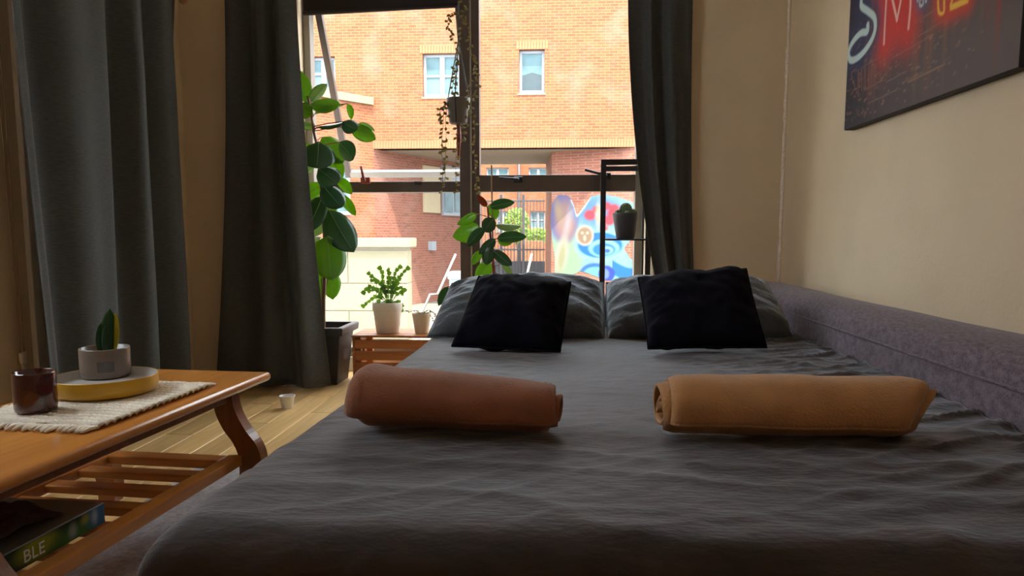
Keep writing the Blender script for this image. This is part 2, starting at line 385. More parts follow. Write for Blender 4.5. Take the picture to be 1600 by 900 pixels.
for a, b, c, d in ((JL + 0.045, MX - 0.06, 0.14, ZT0 + 0.01), (MX + 0.06, JR - 0.05, 0.14, ZT0 + 0.01), (MX + 0.06, JR - 0.05, ZT1 - 0.01, WH - 0.05)):
    wb('glass_pane', (a, YG + 0.008, c), (b, YG + 0.014, d), M['glass'], 0)
# top-hung sash of the left light, pushed open at the bottom
ang = math.radians(31)
zh = P(600, 2, YG).z + 0.02; sl = (zh - ZT1 + 0.03) / math.cos(ang) * 0.93
sash = empty('open_sash', (JL / 2 + MX / 2, YG + 0.03, zh)); sash.rotation_euler = (ang, 0, 0); 
sash.parent = w1; sash.location = Vector((JL / 2 + MX / 2, YG + 0.03, zh)) - w1.location
hw = (MX - 0.06 - JL - 0.045) / 2
def sb(name, lo, hi, m, bevel=0.004): return box(name, lo, hi, m, sash, bevel)
sb('sash_rail', (-hw, -0.02, -0.05), (hw, 0.02, 0), M['frame'])
sb('sash_rail', (-hw, -0.02, -sl), (hw, 0.02, -sl + 0.045), M['frame_light'])
sb('sash_stile', (-hw, -0.02, -sl), (-hw + 0.042, 0.02, 0), M['frame'])
sb('sash_stile', (hw - 0.042, -0.02, -sl), (hw, 0.02, 0), M['frame'])
sb('glass_pane', (-hw + 0.04, -0.003, -sl + 0.04), (hw - 0.04, 0.003, -0.045), M['glass'], 0)
# handles
def handle(px, py, tip, m):
    a = P(px, py, YG - 0.05); b = P(*tip, YG - 0.08)
    hb = wb('handle_base', (a.x - 0.03, YG - 0.06, a.z - 0.02), (a.x + 0.03, YG - 0.035, a.z + 0.02), m, 0.006)
    tube('handle_lever', [a, a + Vector((0, -0.035, 0)), b], [0.010, 0.010, 0.008], m, w1)
handle(810, 281, (780, 278), M['black_metal']); handle(947, 275, (914, 265), M['black_metal'])
handle(571, 282, (564, 260), M['stem_red'])
wb('keep_plate', (P(655, 287, YG).x - 0.025, YG - 0.045, P(655, 289, YG).z), (P(655, 287, YG).x + 0.025, YG - 0.03, P(655, 284, YG).z), M['black_metal'], 0.003)

# side window added to the left wall, out of view, to brighten the room
for nm, (a, b, c, d) in (('added_window', LW),):
    w2 = tag(empty(nm, (XL, (a + b) / 2, c)), kind='structure')
    for lo, hi in (((XL - 0.09, a, c), (XL - 0.03, a + 0.06, d)), ((XL - 0.09, b - 0.06, c), (XL - 0.03, b, d)), ((XL - 0.09, a + 0.06, c), (XL - 0.03, b - 0.06, c + 0.06)), ((XL - 0.09, a + 0.06, d - 0.06), (XL - 0.03, b - 0.06, d)), ((XL - 0.08, (a + b) / 2 - 0.03, c + 0.06), (XL - 0.04, (a + b) / 2 + 0.03, d - 0.06))):
        box('frame_bar', lo, hi, M['white'], w2, world=True)
    box('glass_pane', (XL - 0.063, a + 0.05, c + 0.05), (XL - 0.057, b - 0.05, d - 0.05), M['glass'], w2, 0, world=True)
tag(box('trim_2', (XL - 0.0, 2.72, 0.02), (XL + 0.022, 2.86, 2.2), M['white'], bevel=0.004), kind='structure')
# bead of caulk running down the room corner
pts = []
for i in range(90):
    z = 0.62 + i * (ZC - 0.62) / 89
    pts.append((XR - 0.006 + random.uniform(-.0012, .0012), YW - 0.006 + random.uniform(-.0012, .0012), z))
v, f = tube_data(pts, [0.0095 * random.uniform(0.75, 1.15) for _ in pts], 7)
tag(obj('trim_1', v, f, M['caulk'], None, True), kind='structure')
# baseboards
tag(box('baseboard_right', (XR - 0.015, YB, 0), (XR, YW, 0.09), M['white'], bevel=0.003), kind='structure')
tag(box('baseboard_left', (XL, YB, 0), (XL + 0.015, YW, 0.09), M['white'], bevel=0.003), kind='structure')

# ================================================================ OUTSIDE
ZG = -1.25
tag(box('ground', (-60, 4.8, ZG - 0.3), (60, 70, ZG), M['ground'], bevel=0), kind='structure')
D0 = 20.0
ZS = P(700, 232, D0).z                   # underside of the overhang
A = P(585, 300, D0); C = P(990, 300, D0)
BT = 7.9
bld = tag(empty('brick_building', (-1, D0, ZG)), 'orange brick building across the street with an open passage below', 'building')
def bpart(name, verts, faces, m, parent=None, smooth=False): return obj(name, to_local(bld, verts), faces, m, bld, smooth)
def px_rect(x0, y0, x1, y1, d=D0):
    a = P(x0, y1, d); b = P(x1, y0, d); return (a.x, b.x, a.z, b.z)
W1_ = px_rect(484, 88, 523, 141); W2_ = px_rect(661, 83, 719, 152); W3_ = px_rect(811, 77, 851, 146)
v, f = wall_holes(-16, 12, ZS, BT, [W1_, W2_, W3_], 0.35)
bpart('facade', [(p[0], D0 + p[1], p[2]) for p in v], f, M['brick'])
v, f = wall_holes(-16, A.x, ZG, ZS, [], 0.35); bpart('facade', [(p[0], D0 + p[1], p[2]) for p in v], f, M['brick'])
v, f = wall_holes(C.x, 12, ZG, ZS, [], 0.35); bpart('facade', [(p[0], D0 + p[1], p[2]) for p in v], f, M['brick'])
YP = 24.6
def slab(name, lo, hi, m): return box(name, lo, hi, m, bld, 0.0, world=True)
slab('soffit', (A.x - 0.3, D0 + 0.01, ZS), (C.x + 0.4, YP, ZS + 0.3), M['soffit'])
# soldier course of upright bricks above the overhang: each brick a piece
sm = box_mesh('brick', (0.068, 0.02, 0.215), 0.004, 1); sm.materials.append(M['soldier'])
xx = A.x
while xx < C.x + 0.1:
    o = link('brick', sm, None, bld); o.location = to_local(bld, [(xx, D0 - 0.004, ZS + 0.11)])[0]; xx += 0.078
for wr in (W2_, W3_):
    xx = wr[0] - 0.04
    while xx < wr[1] + 0.06:
        o = link('brick', sm, None, bld); o.location = to_local(bld, [(xx, D0 - 0.004, wr[3] + 0.11)])[0]; xx += 0.078
def far_window(r, y, split, dark=False, low=None, parent=None, mtx=None):
    par = parent or bld
    wn = empty('window', to_local(par, [((r[0] + r[1]) / 2, y, r[2])])[0]); wn.parent = par
    base = Vector(((r[0] + r[1]) / 2, y, r[2])); t = 0.075
    def b(name, lo, hi, m):
        o = box(name, lo, hi, m, wn, 0.006, 1); o.location = Vector(o.location) - base; return o
    a, c, z0, z1 = r
    b('window_frame', (a, y, z0), (a + t, y + 0.06, z1), M['upvc']); b('window_frame', (c - t, y, z0), (c, y + 0.06, z1), M['upvc'])
    b('window_frame', (a + t, y, z0), (c - t, y + 0.06, z0 + t * 1.3), M['upvc']); b('window_frame', (a + t, y, z1 - t), (c - t, y + 0.06, z1), M['upvc'])
    if split:
        mm = (a + c) / 2; b('glazing_bar', (mm - 0.07, y - 0.01, z0 + t), (mm + 0.07, y + 0.05, z1 - t), M['upvc'])
        zz = z0 + (z1 - z0) * 0.5; b('glazing_bar', (a + t, y + 0.0, zz - 0.03), (c - t, y + 0.045, zz + 0.03), M['upvc'])
    b('glass_pane', (a + t * 0.8, y + 0.03, z0 + t), (c - t * 0.8, y + 0.04, z1 - t * 0.8), M['far_glass'])
    b('stone_sill', (a - 0.04, y - 0.16, z0 - 0.05), (c + 0.04, y + 0.02, z0), M['stone'])
    if low:  # dark peaked shape stands in for a reflection in the pane
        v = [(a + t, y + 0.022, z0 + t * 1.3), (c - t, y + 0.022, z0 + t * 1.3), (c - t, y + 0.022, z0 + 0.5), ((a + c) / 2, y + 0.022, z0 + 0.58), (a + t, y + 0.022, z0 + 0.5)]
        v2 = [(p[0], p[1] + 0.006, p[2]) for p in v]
        obj('painted_reflection', [Vector(p) - base for p in v + v2], [(0, 1, 2, 3, 4), (9, 8, 7, 6, 5)] + [(i, i + 5, (i + 1) % 5 + 5, (i + 1) % 5) for i in range(5)], M['reflection_dark'], wn)
    return wn
far_window(W1_, D0 + 0.14, True); far_window(W2_, D0 + 0.14, True); far_window(W3_, D0 + 0.14, False, low=True)
# walls of the passage
def wall_between(name, p, q, z0, z1, m, t=0.3):
    p = Vector((p[0], p[1], 0)); q = Vector((q[0], q[1], 0)); n = Vector((-(q - p).y, (q - p).x, 0)).normalized() * t
    vs = [p, q, q + n, p + n]; v = [(a.x, a.y, z0) for a in vs] + [(a.x, a.y, z1) for a in vs]
    return bpart(name, v, [(0, 1, 5, 4), (1, 2, 6, 5), (2, 3, 7, 6), (3, 0, 4, 7), (4, 5, 6, 7), (3, 2, 1, 0)], m)
Bp = P(733, 300, YP); YD = D0 + 1.0; Dp = P(862, 300, YD)
wall_between('passage_wall', (A.x, D0), (Bp.x, YP), ZG, ZS, M['brick_red'])
wall_between('passage_wall', (Dp.x, YD), (C.x, D0 + 0.02), ZG, ZS, M['brick_red'])
wall_between('pier', (P(850, 300, YD + 0.3).x, YP), (Dp.x, YD), ZG, ZS, M['brick'])
# fittings on the left passage wall (plane through A and B)
wdir = Vector((Bp.x - A.x, YP - D0, 0)).normalized(); wn_ = Vector((wdir.y, -wdir.x, 0))
def on_left(px, py, off=0.0):
    r = ray(px, py); t = (Vector((A.x, D0, 0)) - Vector((CAM.x, CAM.y, 0))).dot(wn_) / Vector((r.x, r.y, 0)).dot(wn_)
    return CAM + r * t + wn_ * off
def panel_left(name, x0, y0, x1, y1, m, t=0.06):
    a, b = on_left(x0, y0), on_left(x1, y1); z0, z1 = sorted((a.z, b.z))
    pts = [(a.x, a.y), (b.x, b.y)]; v = []
    for o in (0.0, t):
        v += [(a.x + wn_.x * o, a.y + wn_.y * o, z0), (b.x + wn_.x * o, b.y + wn_.y * o, z0), (b.x + wn_.x * o, b.y + wn_.y * o, z1), (a.x + wn_.x * o, a.y + wn_.y * o, z1)]
    return bpart(name, v, [(0, 1, 2, 3), (7, 6, 5, 4), (0, 4, 5, 1), (1, 5, 6, 2), (2, 6, 7, 3), (3, 7, 4, 0)], m)
panel_left('cream_panel', 660, 258, 686, 333, M['panel_cream'])
panel_left('passage_window_frame', 689, 258, 724, 338, M['upvc'], 0.08)
panel_left('passage_glass', 691, 290, 704, 332, M['far_glass'], 0.10); panel_left('passage_glass', 707, 290, 722, 332, M['far_glass'], 0.10)
panel_left('passage_glass', 691, 261, 703, 284, M['panel_cream'], 0.10); panel_left('blue_band', 705, 270, 722, 279, M['blue_band'], 0.11)
panel_left('wall_light', 669, 377, 676, 391, M['upvc'], 0.14)
# projecting bay on the left with a stone coping
b0 = P(582, 160, D0 - 0.02); b1d = 18.0; zc = P(582, 153, D0).z; b1 = P(452, 130, b1d)
wall_between('bay_wall', (b1.x, b1d), (b0.x, D0), ZG, zc - 0.2, M['brick'], 0.3)
wall_between('bay_coping', (b1.x - 0.02, b1d - 0.09), (b0.x + 0.05, D0 - 0.09), zc - 0.2, zc, M['stone'], 0.5)
bd = Vector((b0.x - b1.x, D0 - b1d, 0)).normalized(); bn = Vector((bd.y, -bd.x, 0))
def on_bay(px, py, off=0.0):
    r = ray(px, py); t = (Vector((b1.x, b1d, 0))).dot(bn) / Vector((r.x, r.y, 0)).dot(bn); return CAM + r * t + bn * off
def bay_panel(name, x0, y0, x1, y1, m, t):
    a, b = on_bay(x0, y0), on_bay(x1, y1); z0, z1 = sorted((a.z, b.z)); v = []
    for o in (-0.05, t):
        v += [(a.x + bn.x * o, a.y + bn.y * o, z0), (b.x + bn.x * o, b.y + bn.y * o, z0), (b.x + bn.x * o, b.y + bn.y * o, z1), (a.x + bn.x * o, a.y + bn.y * o, z1)]
    return bpart(name, v, [(0, 1, 2, 3), (7, 6, 5, 4), (0, 4, 5, 1), (1, 5, 6, 2), (2, 6, 7, 3), (3, 7, 4, 0)], m)
bay_panel('window_frame', 500, 240, 547, 336, M['upvc'], 0.03); bay_panel('glass_pane', 504, 246, 541, 330, M['far_glass'], 0.04)

# mural painted on the pier wall: colours laid out on a fine grid
def mix(c, col, a): return c * (1 - a)[..., None] + np.array(col) * a[..., None]
def sstep(d, e): return np.clip(0.5 - d / (2 * e), 0, 1)
def ell(X, Y, cx, cy, rx, ry, rot=0.0):
    c, s = math.cos(rot), math.sin(rot); u = (X - cx) * c + (Y - cy) * s; w = -(X - cx) * s + (Y - cy) * c
    return (np.sqrt((u / rx) ** 2 + (w / ry) ** 2) - 1) * min(rx, ry)
def pdist(X, Y, pts):
    d = np.full(X.shape, 1e9)
    for (x0, y0), (x1, y1) in zip(pts[:-1], pts[1:]):
        dx, dy = x1 - x0, y1 - y0; t = np.clip(((X - x0) * dx + (Y - y0) * dy) / (dx * dx + dy * dy + 1e-9), 0, 1)
        d = np.minimum(d, np.hypot(X - x0 - t * dx, Y - y0 - t * dy))
    return d
def inpoly(X, Y, pts):
    ins = np.zeros(X.shape, bool); n = len(pts)
    for i in range(n):
        x0, y0 = pts[i]; x1, y1 = pts[(i + 1) % n]
        c = ((y0 > Y) != (y1 > Y)) & (X < (x1 - x0) * (Y - y0) / (y1 - y0 + 1e-9) + x0); ins ^= c
    return ins
def mural_color(X, Y):
    c = np.ones(X.shape + (3,)) * np.array((0.38, 0.60, 0.66))
    n = np.sin(X * 0.31 + 2 * np.sin(Y * 0.17)) * np.sin(Y * 0.23 + 1.5 * np.sin(X * 0.13))
    c = mix(c, (0.50, 0.68, 0.55), np.clip(0.5 + n, 0, 1) * 0.5)
    c = mix(c, (0.50, 0.62, 0.40), sstep(ell(X, Y, 880, 410, 30, 42), 8) * 0.8)
    c = mix(c, (0.28, 0.26, 0.48), sstep(ell(X, Y, 881, 335, 24, 44), 3))
    c = mix(c, (0.55, 0.36, 0.34), sstep(ell(X, Y, 884, 345, 16, 32), 5))
    c = mix(c, (0.66, 0.56, 0.58), sstep(ell(X, Y, 887, 350, 4, 22, 0.2), 4)); c = mix(c, (0.60, 0.46, 0.32), sstep(ell(X, Y, 873, 330, 5, 16, -0.2), 4))
    c = mix(c, (0.20, 0.38, 0.66), sstep(ell(X, Y, 935, 330, 38, 24), 8) * 0.9)
    for cx, cy, r in ((948, 322, 7), (922, 336, 9), (932, 327, 6), (952, 344, 9), (955, 333, 6), (944, 357, 6), (936, 342, 5), (960, 326, 8)):
        c = mix(c, (0.78, 0.09, 0.10), sstep(ell(X, Y, cx, cy, r, r * 0.9), 2) * 0.85)
    c = mix(c, (0.80, 0.76, 0.52), sstep(ell(X, Y, 936, 336, 5, 18), 3) * 0.8)
    c = mix(c, (0.70, 0.68, 0.62), sstep(ell(X, Y, 878, 398, 9, 26, 0.15), 3)); c = mix(c, (0.56, 0.54, 0.34), sstep(ell(X, Y, 878, 402, 6, 24, 0.15), 3))
    for cx, cy, rx, ry, col in ((938, 384, 40, 24, (0.45, 0.76, 0.86)), (938, 383, 35, 20, (0.06, 0.30, 0.74)), (944, 388, 24, 14, (0.42, 0.75, 0.88)), (944, 390, 18, 10, (0.08, 0.34, 0.78)), (949, 391, 9, 6, (0.5, 0.8, 0.9)), (949, 392, 5, 3.5, (0.10, 0.25, 0.66))):
        c = mix(c, col, sstep(ell(X, Y, cx, cy, rx, ry), 1.5))
    c = mix(c, (0.78, 0.66, 0.56), sstep(ell(X, Y, 914, 368, 14, 16), 1.5)); c = mix(c, (0.50, 0.36, 0.26), sstep(ell(X, Y, 914, 368, 11, 13), 1.5))
    for cx, cy, rx, ry in ((910, 364, 2, 2), (918, 364, 2, 2), (914, 372, 2, 4)): c = mix(c, (0.82, 0.74, 0.58), sstep(ell(X, Y, cx, cy, rx, ry), 1.2))
    wv = Y - (402 + 18 * np.sin((X - 950) / 26.0)); c = mix(c, (0.45, 0.78, 0.88), sstep(np.abs(wv - 12) - 17, 2) * (X > 955)); c = mix(c, (0.07, 0.32, 0.78), sstep(np.abs(wv - 10) - 11, 2) * (X > 957))
    for cx, cy, rx, ry, col in ((930, 428, 24, 17, (0.10, 0.28, 0.62)), (930, 430, 19, 13, (0.30, 0.68, 0.84)), (948, 428, 13, 13, (0.10, 0.16, 0.60)), (945, 428, 7, 8, (0.30, 0.42, 0.80))):
        c = mix(c, col, sstep(ell(X, Y, cx, cy, rx, ry), 1.5))
    c = mix(c, (0.72, 0.80, 0.84), sstep(pdist(X, Y, [(893, 313), (899, 325), (902, 337), (912, 325), (922, 308)]) - 1.6, 1))
    return 0.28 * np.clip(c, 0, 1) ** 1.25
mural_poly = [(862, 318), (872, 304), (888, 305), (896, 315), (902, 336), (912, 322), (924, 306), (945, 303), (968, 308), (990, 316), (1004, 326), (1004, 360), (990, 372), (976, 388), (984, 402), (1004, 414), (1004, 430), (985, 438), (965, 440), (945, 438), (925, 430), (908, 424), (885, 436), (866, 440), (866, 400), (862, 372), (860, 345)]
NX, NY = 150, 145
gx = np.linspace(858, 1006, NX); gy = np.linspace(302, 442, NY); GX, GY = np.meshgrid(gx, gy)
colr = mural_color(GX, GY); inside = inpoly(GX, GY, mural_poly)
pn = Vector((C.x - Dp.x, D0 + 0.02 - YD, 0)).normalized(); pn = Vector((pn.y, -pn.x, 0))
def on_plane(px, py, p0, n, off):
    r = ray(px, py); t = (p0 - CAM).dot(n) / r.dot(n); return CAM + r * t + n * off
def on_right(px, py):
    q = on_plane(px, py, Vector((Dp.x, YD, 0)), pn, 0.012)
    if q.x > C.x: q = on_plane(px, py, Vector((C.x, D0, 0)), Vector((0, -1, 0)), 0.012)
    return q
def printed(name, pos, col, keep, m, parent):
    ny, nx = keep.shape; idx = -np.ones(keep.shape, int); vs, cs, fs = [], [], []
    for j in range(ny):
        for i in range(nx):
            if keep[j, i]: idx[j, i] = len(vs); vs.append(pos(i, j)); cs.append((*np.clip(col[j, i], 0, 1), 1.0))
    for j in range(ny - 1):
        for i in range(nx - 1):
            q = (idx[j + 1, i], idx[j + 1, i + 1], idx[j, i + 1], idx[j, i])
            if min(q) >= 0: fs.append(q)
    o = obj(name, vs, fs, m, parent); a = o.data.color_attributes.new('print', 'FLOAT_COLOR', 'POINT')
    a.data.foreach_set('color', np.array(cs, dtype=np.float32).ravel()); return o
bi = to_local(bld, [(0, 0, 0)])[0]
printed('mural', lambda i, j: on_right(gx[i], gy[j]) + bi, colr, inside, M['mural'], bld)

# low cream wall in front of it: coping and panels laid one by one
DC = 10.0
cw = tag(empty('cream_garden_wall', (P(560, 400, DC).x, DC, ZG)), 'low sunlit cream stone wall with a flat coping in front of brick building', 'wall')
cx0, cx1 = -7.0, P(637, 400, DC).x; zt = P(560, 372, DC).z
zs = [zt - 0.15, P(560, 443, DC).z, P(560, 486, DC).z, P(560, 530, DC).z, ZG]
xx = cx1 + 0.06
while xx > cx0:
    box('coping_stone', (max(xx - 1.5, cx0), DC - 0.07, zt - 0.13), (xx - 0.008, DC + 0.4, zt), M['stone'], cw, 0.015, world=True); xx -= 1.5
for r in range(4):
    xx = cx1; n = 0
    while xx > cx0:
        w = 0.85 if (n or r % 2 == 0) else 0.45
        box('stone_panel', (max(xx - w, cx0), DC + random.uniform(0, 0.006), zs[r + 1] + 0.006), (xx - 0.007, DC + 0.3, zs[r] - (0.02 if r == 0 else 0.006)), M['stone'], cw, 0.006, 1, world=True); xx -= w; n += 1
box('wall_core', (cx0, DC + 0.03, ZG), (cx1 - 0.02, DC + 0.28, zt - 0.12), M['soffit'], cw, 0, world=True)

# railings, hand rails, hedge and far building beyond the passage
DF = 26.0
fa, fb = P(730, 300, DF), P(852, 300, DF); ftop = P(790, 312, DF).z
fn = tag(empty('railing_fence', ((fa.x + fb.x) / 2, DF, ZG)), 'dark metal bar fence closing the far end of the passage', 'fence')
bm_ = box_mesh('bar', (0.028, 0.028, ftop - ZG), 0.004, 1); bm_.materials.append(M['fence'])
n = 24
for i in range(n):
    o = link('bar', bm_, None, fn); o.location = to_local(fn, [(fa.x + (fb.x - fa.x) * (i + 0.5) / n, DF, (ftop + ZG) / 2)])[0]
for px in (783, 818): box('post', (P(px, 300, DF).x - 0.05, DF - 0.05, ZG), (P(px, 300, DF).x + 0.05, DF + 0.05, P(px, 304, DF).z), M['fence'], fn, 0.006, world=True)
for py in (314, 390, 428): box('rail', (fa.x, DF - 0.02, P(790, py, DF).z - 0.03), (fb.x, DF + 0.02, P(790, py, DF).z + 0.03), M['fence'], fn, 0.004, world=True)
box('kick_panel', (fa.x, DF + 0.03, P(790, 430, DF).z), (fb.x, DF + 0.05, P(790, 408, DF).z), M['fence'], fn, 0.004, world=True)
DB = 38.0
fbld = tag(empty('far_brick_building', (P(790, 300, DB).x, DB, ZG)), 'distant orange brick house seen through the passage', 'building')
r1 = px_rect(760, 262, 795, 292, DB); r2 = px_rect(826, 262, 856, 292, DB); r3 = px_rect(828, 330, 852, 358, DB); r4 = px_rect(776, 330, 796, 362, DB)
v, f = wall_holes(P(690, 300, DB).x, P(900, 300, DB).x, ZG, 8.0, [r1, r2, r3, r4], 0.3)
obj('facade', to_local(fbld, [(p[0], DB + p[1], p[2]) for p in v]), f, M['brick'], fbld)
for r in (r1, r2, r3, r4): far_window(r, DB + 0.1, True, parent=fbld)
tube('drain_pipe', [P(811, 430, DB - 0.1), P(811, 200, DB - 0.1)], 0.07, M['fence'], fbld)
def leafy(name, c, rx, ry, rz, n, m, label, cat, size=0.12):
    t = tag(empty(name, (c[0], c[1], ZG)), label, cat); parts = []
    for _ in range(n):
        a = Vector((random.gauss(0, 1), random.gauss(0, 1), random.gauss(0, 1))).normalized() * random.uniform(0.5, 1) ** 0.5
        p = Vector((c[0] + a.x * rx, c[1] + a.y * ry, c[2] + a.z * rz)); u = Vector((random.gauss(0, 1), random.gauss(0, 1), random.gauss(0, 1))).normalized(); w = u.orthogonal().normalized()
        parts.append(([p - u * size, p + w * size * 0.5, p + u * size, p - w * size * 0.5], [(0, 1, 2, 3)]))
    v, f = merge(parts); o = obj('foliage', to_local(t, v), f, m, t); o['kind'] = 'stuff'
    tube('stem', [(c[0], c[1], ZG), c], 0.05, M['stem'], t); return t
c_ = P(807, 352, 31.2); leafy('hedge_bush', c_, 0.55, 0.4, 0.75, 500, M['hedge'], 'bright lime green bush behind the bar fence', 'bush')
c_ = P(838, 368, 32.6); leafy('hedge_bush', c_, 0.5, 0.4, 0.35, 300, M['hedge'], 'low yellow green bush above the terracotta planter', 'bush')
a = P(815, 376, 29.8); b = P(848, 392, 29.8)
tag(box('planter_box', (a.x, 29.6, ZG), (b.x, 30.0, a.z), M['soldier'], None, 0.02), 'terracotta planter box behind the bar fence', 'planter')
def hand_rail(name, pts, label, r):
    t = tag(empty(name, (pts[0].x, pts[0].y, ZG)), label, 'handrail')
    tube('rail_bar', pts, r, M['rail'], t)
    for p in pts[:1]: tube('post', [(p.x, p.y, ZG), p], r * 0.9, M['rail'], t)
hand_rail('hand_rail', [P(655, 500, 13), P(672, 460, 13), P(684, 459, 13), P(712, 397, 13)], 'white sloping handrail of steps beside the red passage wall', 0.02)
hand_rail('hand_rail', [P(821, 440, 16), P(831, 396, 16)], 'short white slanted rail in front of the dark fence', 0.025)
hand_rail('hand_rail', [P(722, 430, 12), P(752, 412, 12)], 'pale low slanted rail behind the small rubber plant', 0.018)
a = P(704, 424, 14); t_ = tag(empty('street_bin', (a.x + 0.15, 14, ZG)), 'pale teal lidded street bin beside the sloping handrail', 'bin')
box('bin_body', (a.x, 13.8, ZG), (a.x + 0.32, 14.2, a.z - 0.15), M['teal'], t_, 0.02, world=True); box('bin_lid', (a.x - 0.03, 13.76, a.z - 0.15), (a.x + 0.35, 14.24, a.z), M['teal'], t_, 0.04, 3, world=True)

# ================================================================ SOFA BED
ZB = 0.47
sofa = tag(empty('sofa_bed', (0.2, 2.0, 0)), 'mauve grey woven sofa bed with a long padded backrest against the wall', 'sofa bed')
# backrest: rounded profile swept along y
prof = [(a_ - 0.022 if a_ > 1.05 else a_, b_) for a_, b_ in [(0.955, 0.16), (0.945, 0.40), (0.952, 0.50), (0.962, 0.575), (0.985, 0.610), (1.03, 0.628), (1.10, 0.632), (1.17, 0.622), (1.205, 0.595), (1.215, 0.55), (1.215, 0.16)]]
pp = [Vector((a, 0, b)) for a, b in prof]; pp = smooth_path(pp, 4)
ys = [0.55, 0.56, 0.59] + list(np.linspace(0.65, 3.70, 40)) + [3.76, 3.79, 3.80]
v, f = [], []; n = len(pp)
for k, y in enumerate(ys):
    e = {0: 0.9, 1: 0.95, 2: 0.985, len(ys) - 1: 0.9, len(ys) - 2: 0.95, len(ys) - 3: 0.985}.get(k, 1.0)
    for p in pp:
        cxp, czp = 1.085, 0.40
        w = 0.004 * mnoise.noise(Vector((p.x * 5, y * 2.2, p.z * 5)))
        v.append((cxp + (p.x - cxp) * e + w, y, czp + (p.z - czp) * e + w))
for k in range(len(ys) - 1):
    for i in range(n - 1): f.append((k * n + i, k * n + i + 1, (k + 1) * n + i + 1, (k + 1) * n + i))
    f.append((k * n + n - 1, k * n, (k + 1) * n, (k + 1) * n + n - 1))
f.append(tuple(range(n))[::-1]); f.append(tuple(range((len(ys) - 1) * n, len(ys) * n)))
obj('backrest', to_local(sofa, v), [q[::-1] for q in f], M['sofa'], sofa, True)
tube('piping', [(0.957, y, 0.548) for y in np.linspace(0.6, 3.75, 30)], 0.004, M['sofa'], sofa)
box('base', (-0.44, 1.06, 0.06), (0.93, 3.12, 0.28), M['sofa'], sofa, 0.03, 3, world=True)
box('mattress', (-0.46, 1.04, 0.285), (0.93, 3.14, ZB - 0.035), M['pillow'], sofa, 0.05, 3, world=True)
box('head_arm', (-0.44, 3.16, 0.06), (0.92, 3.36, 0.60), M['sofa'], sofa, 0.06, 4, world=True)
for fx, fy in ((-0.36, 1.15), (0.84, 1.15), (-0.36, 3.0), (0.84, 3.0)): box('foot', (fx - 0.03, fy - 0.03, 0), (fx + 0.03, fy + 0.03, 0.065), M['black_metal'], sofa, 0.005, world=True)

# bedspread: one draped cloth
def prof_path(a_hem, a_top, z_hem, z_top, r, n1, n2):
    s = 1 if a_top > a_hem else -1; out = [(a_hem, z_hem + (z_top - r - z_hem) * i / n1) for i in range(n1)]
    out = [(a_hem + (a_top - r * s - a_hem) * 0.0 + s * 0.035 * (i / n1), z) for i, (q, z) in enumerate(out)]
    c = (a_hem + s * (0.035 + r), z_top - r)
    for i in range(n2 + 1):
        t = i / n2 * math.pi / 2; out.append((c[0] - s * r * math.cos(t), c[1] + r * math.sin(t)))
    return out
lp = prof_path(-0.565, 0, 0.07, ZB, 0.075, 14, 9); x_top = lp[-1][0]
xp = lp + [(x_top + (0.945 - x_top) * i / 170, ZB) for i in range(1, 171)]
fp = prof_path(0.85, 2, 0.07, ZB, 0.085, 14, 9); y_top = fp[-1][0]
yp = fp + [(y_top + (3.14 - y_top) * i / 230, ZB) for i in range(1, 231)]
def ridge(x, y, z): return 1 - abs(mnoise.noise(Vector((x, y, z)))) * 2
v, f = [], []; nx = len(xp)
for (yy, zy) in yp:
    for (xx, zx) in xp:
        dx_, dy_ = ZB - zx, ZB - zy
        drop = (dx_ ** 3 + dy_ ** 3) ** (1 / 3); drop = min(drop, ZB - 0.05)
        X, Y = xx, yy
        if xx < -0.35: X -= 0.040 * max(0, (2.6 - yy)) / 1.6 * min(1, (-0.35 - xx) / 0.12)
        if dx_ > 0 and dy_ > 0: X += 0.10 * min(dx_, dy_); Y += 0.10 * min(dx_, dy_)
        right = max(0.0, min(1.0, (xx - 0.35) / 0.5)); front = max(0.0, min(1.0, (1.75 - yy) / 0.7))
        wob = 0.25 * mnoise.noise(Vector((xx * 2, yy * 2, 3)))
        r1_ = max(0, ridge(xx * 1.7 + wob, yy * 8 + xx * 1.4 + wob * 3, 0.3)) ** 3
        r2_ = max(0, ridge(xx * 4 + wob * 2, yy * 13 - xx * 5, 4.1)) ** 3
        r3_ = max(0, ridge(xx * 6 + yy * 2, yy * 9 - xx * 3, 8.8)) ** 2
        h = 0.0015 * r1_ + 0.0018 * r2_ * (0.4 + front) + right * (0.011 * r2_ + 0.007 * r3_) + front * 0.004 * r1_
        h += 0.006 * mnoise.noise(Vector((xx * 2.6, yy * 2.6, 1.0))) + 0.002 * mnoise.noise(Vector((xx * 22, yy * 30, 2.0)))
        if dx_ > 0.09 or dy_ > 0.09:
            q = 0.018 * mnoise.noise(Vector((xx * 3 + yy * 6, yy * 0.5 + xx * 6, 5)))
            if dx_ > 0.09: X -= abs(q) + h
            if dy_ > 0.09: Y -= abs(q) + h
        v.append((X, Y, ZB - drop + h * (1 if drop < 0.2 else 0.2)))
for j in range(len(yp) - 1):
    for i in range(nx - 1): f.append((j * nx + i, j * nx + i + 1, (j + 1) * nx + i + 1, (j + 1) * nx + i))
spread = obj('bedspread', v, f, M['bed'], None, True); solid(spread, 0.012, -1)
tag(spread, 'dark slate velvet bedspread wrinkled over the sofa bed', 'bedspread')

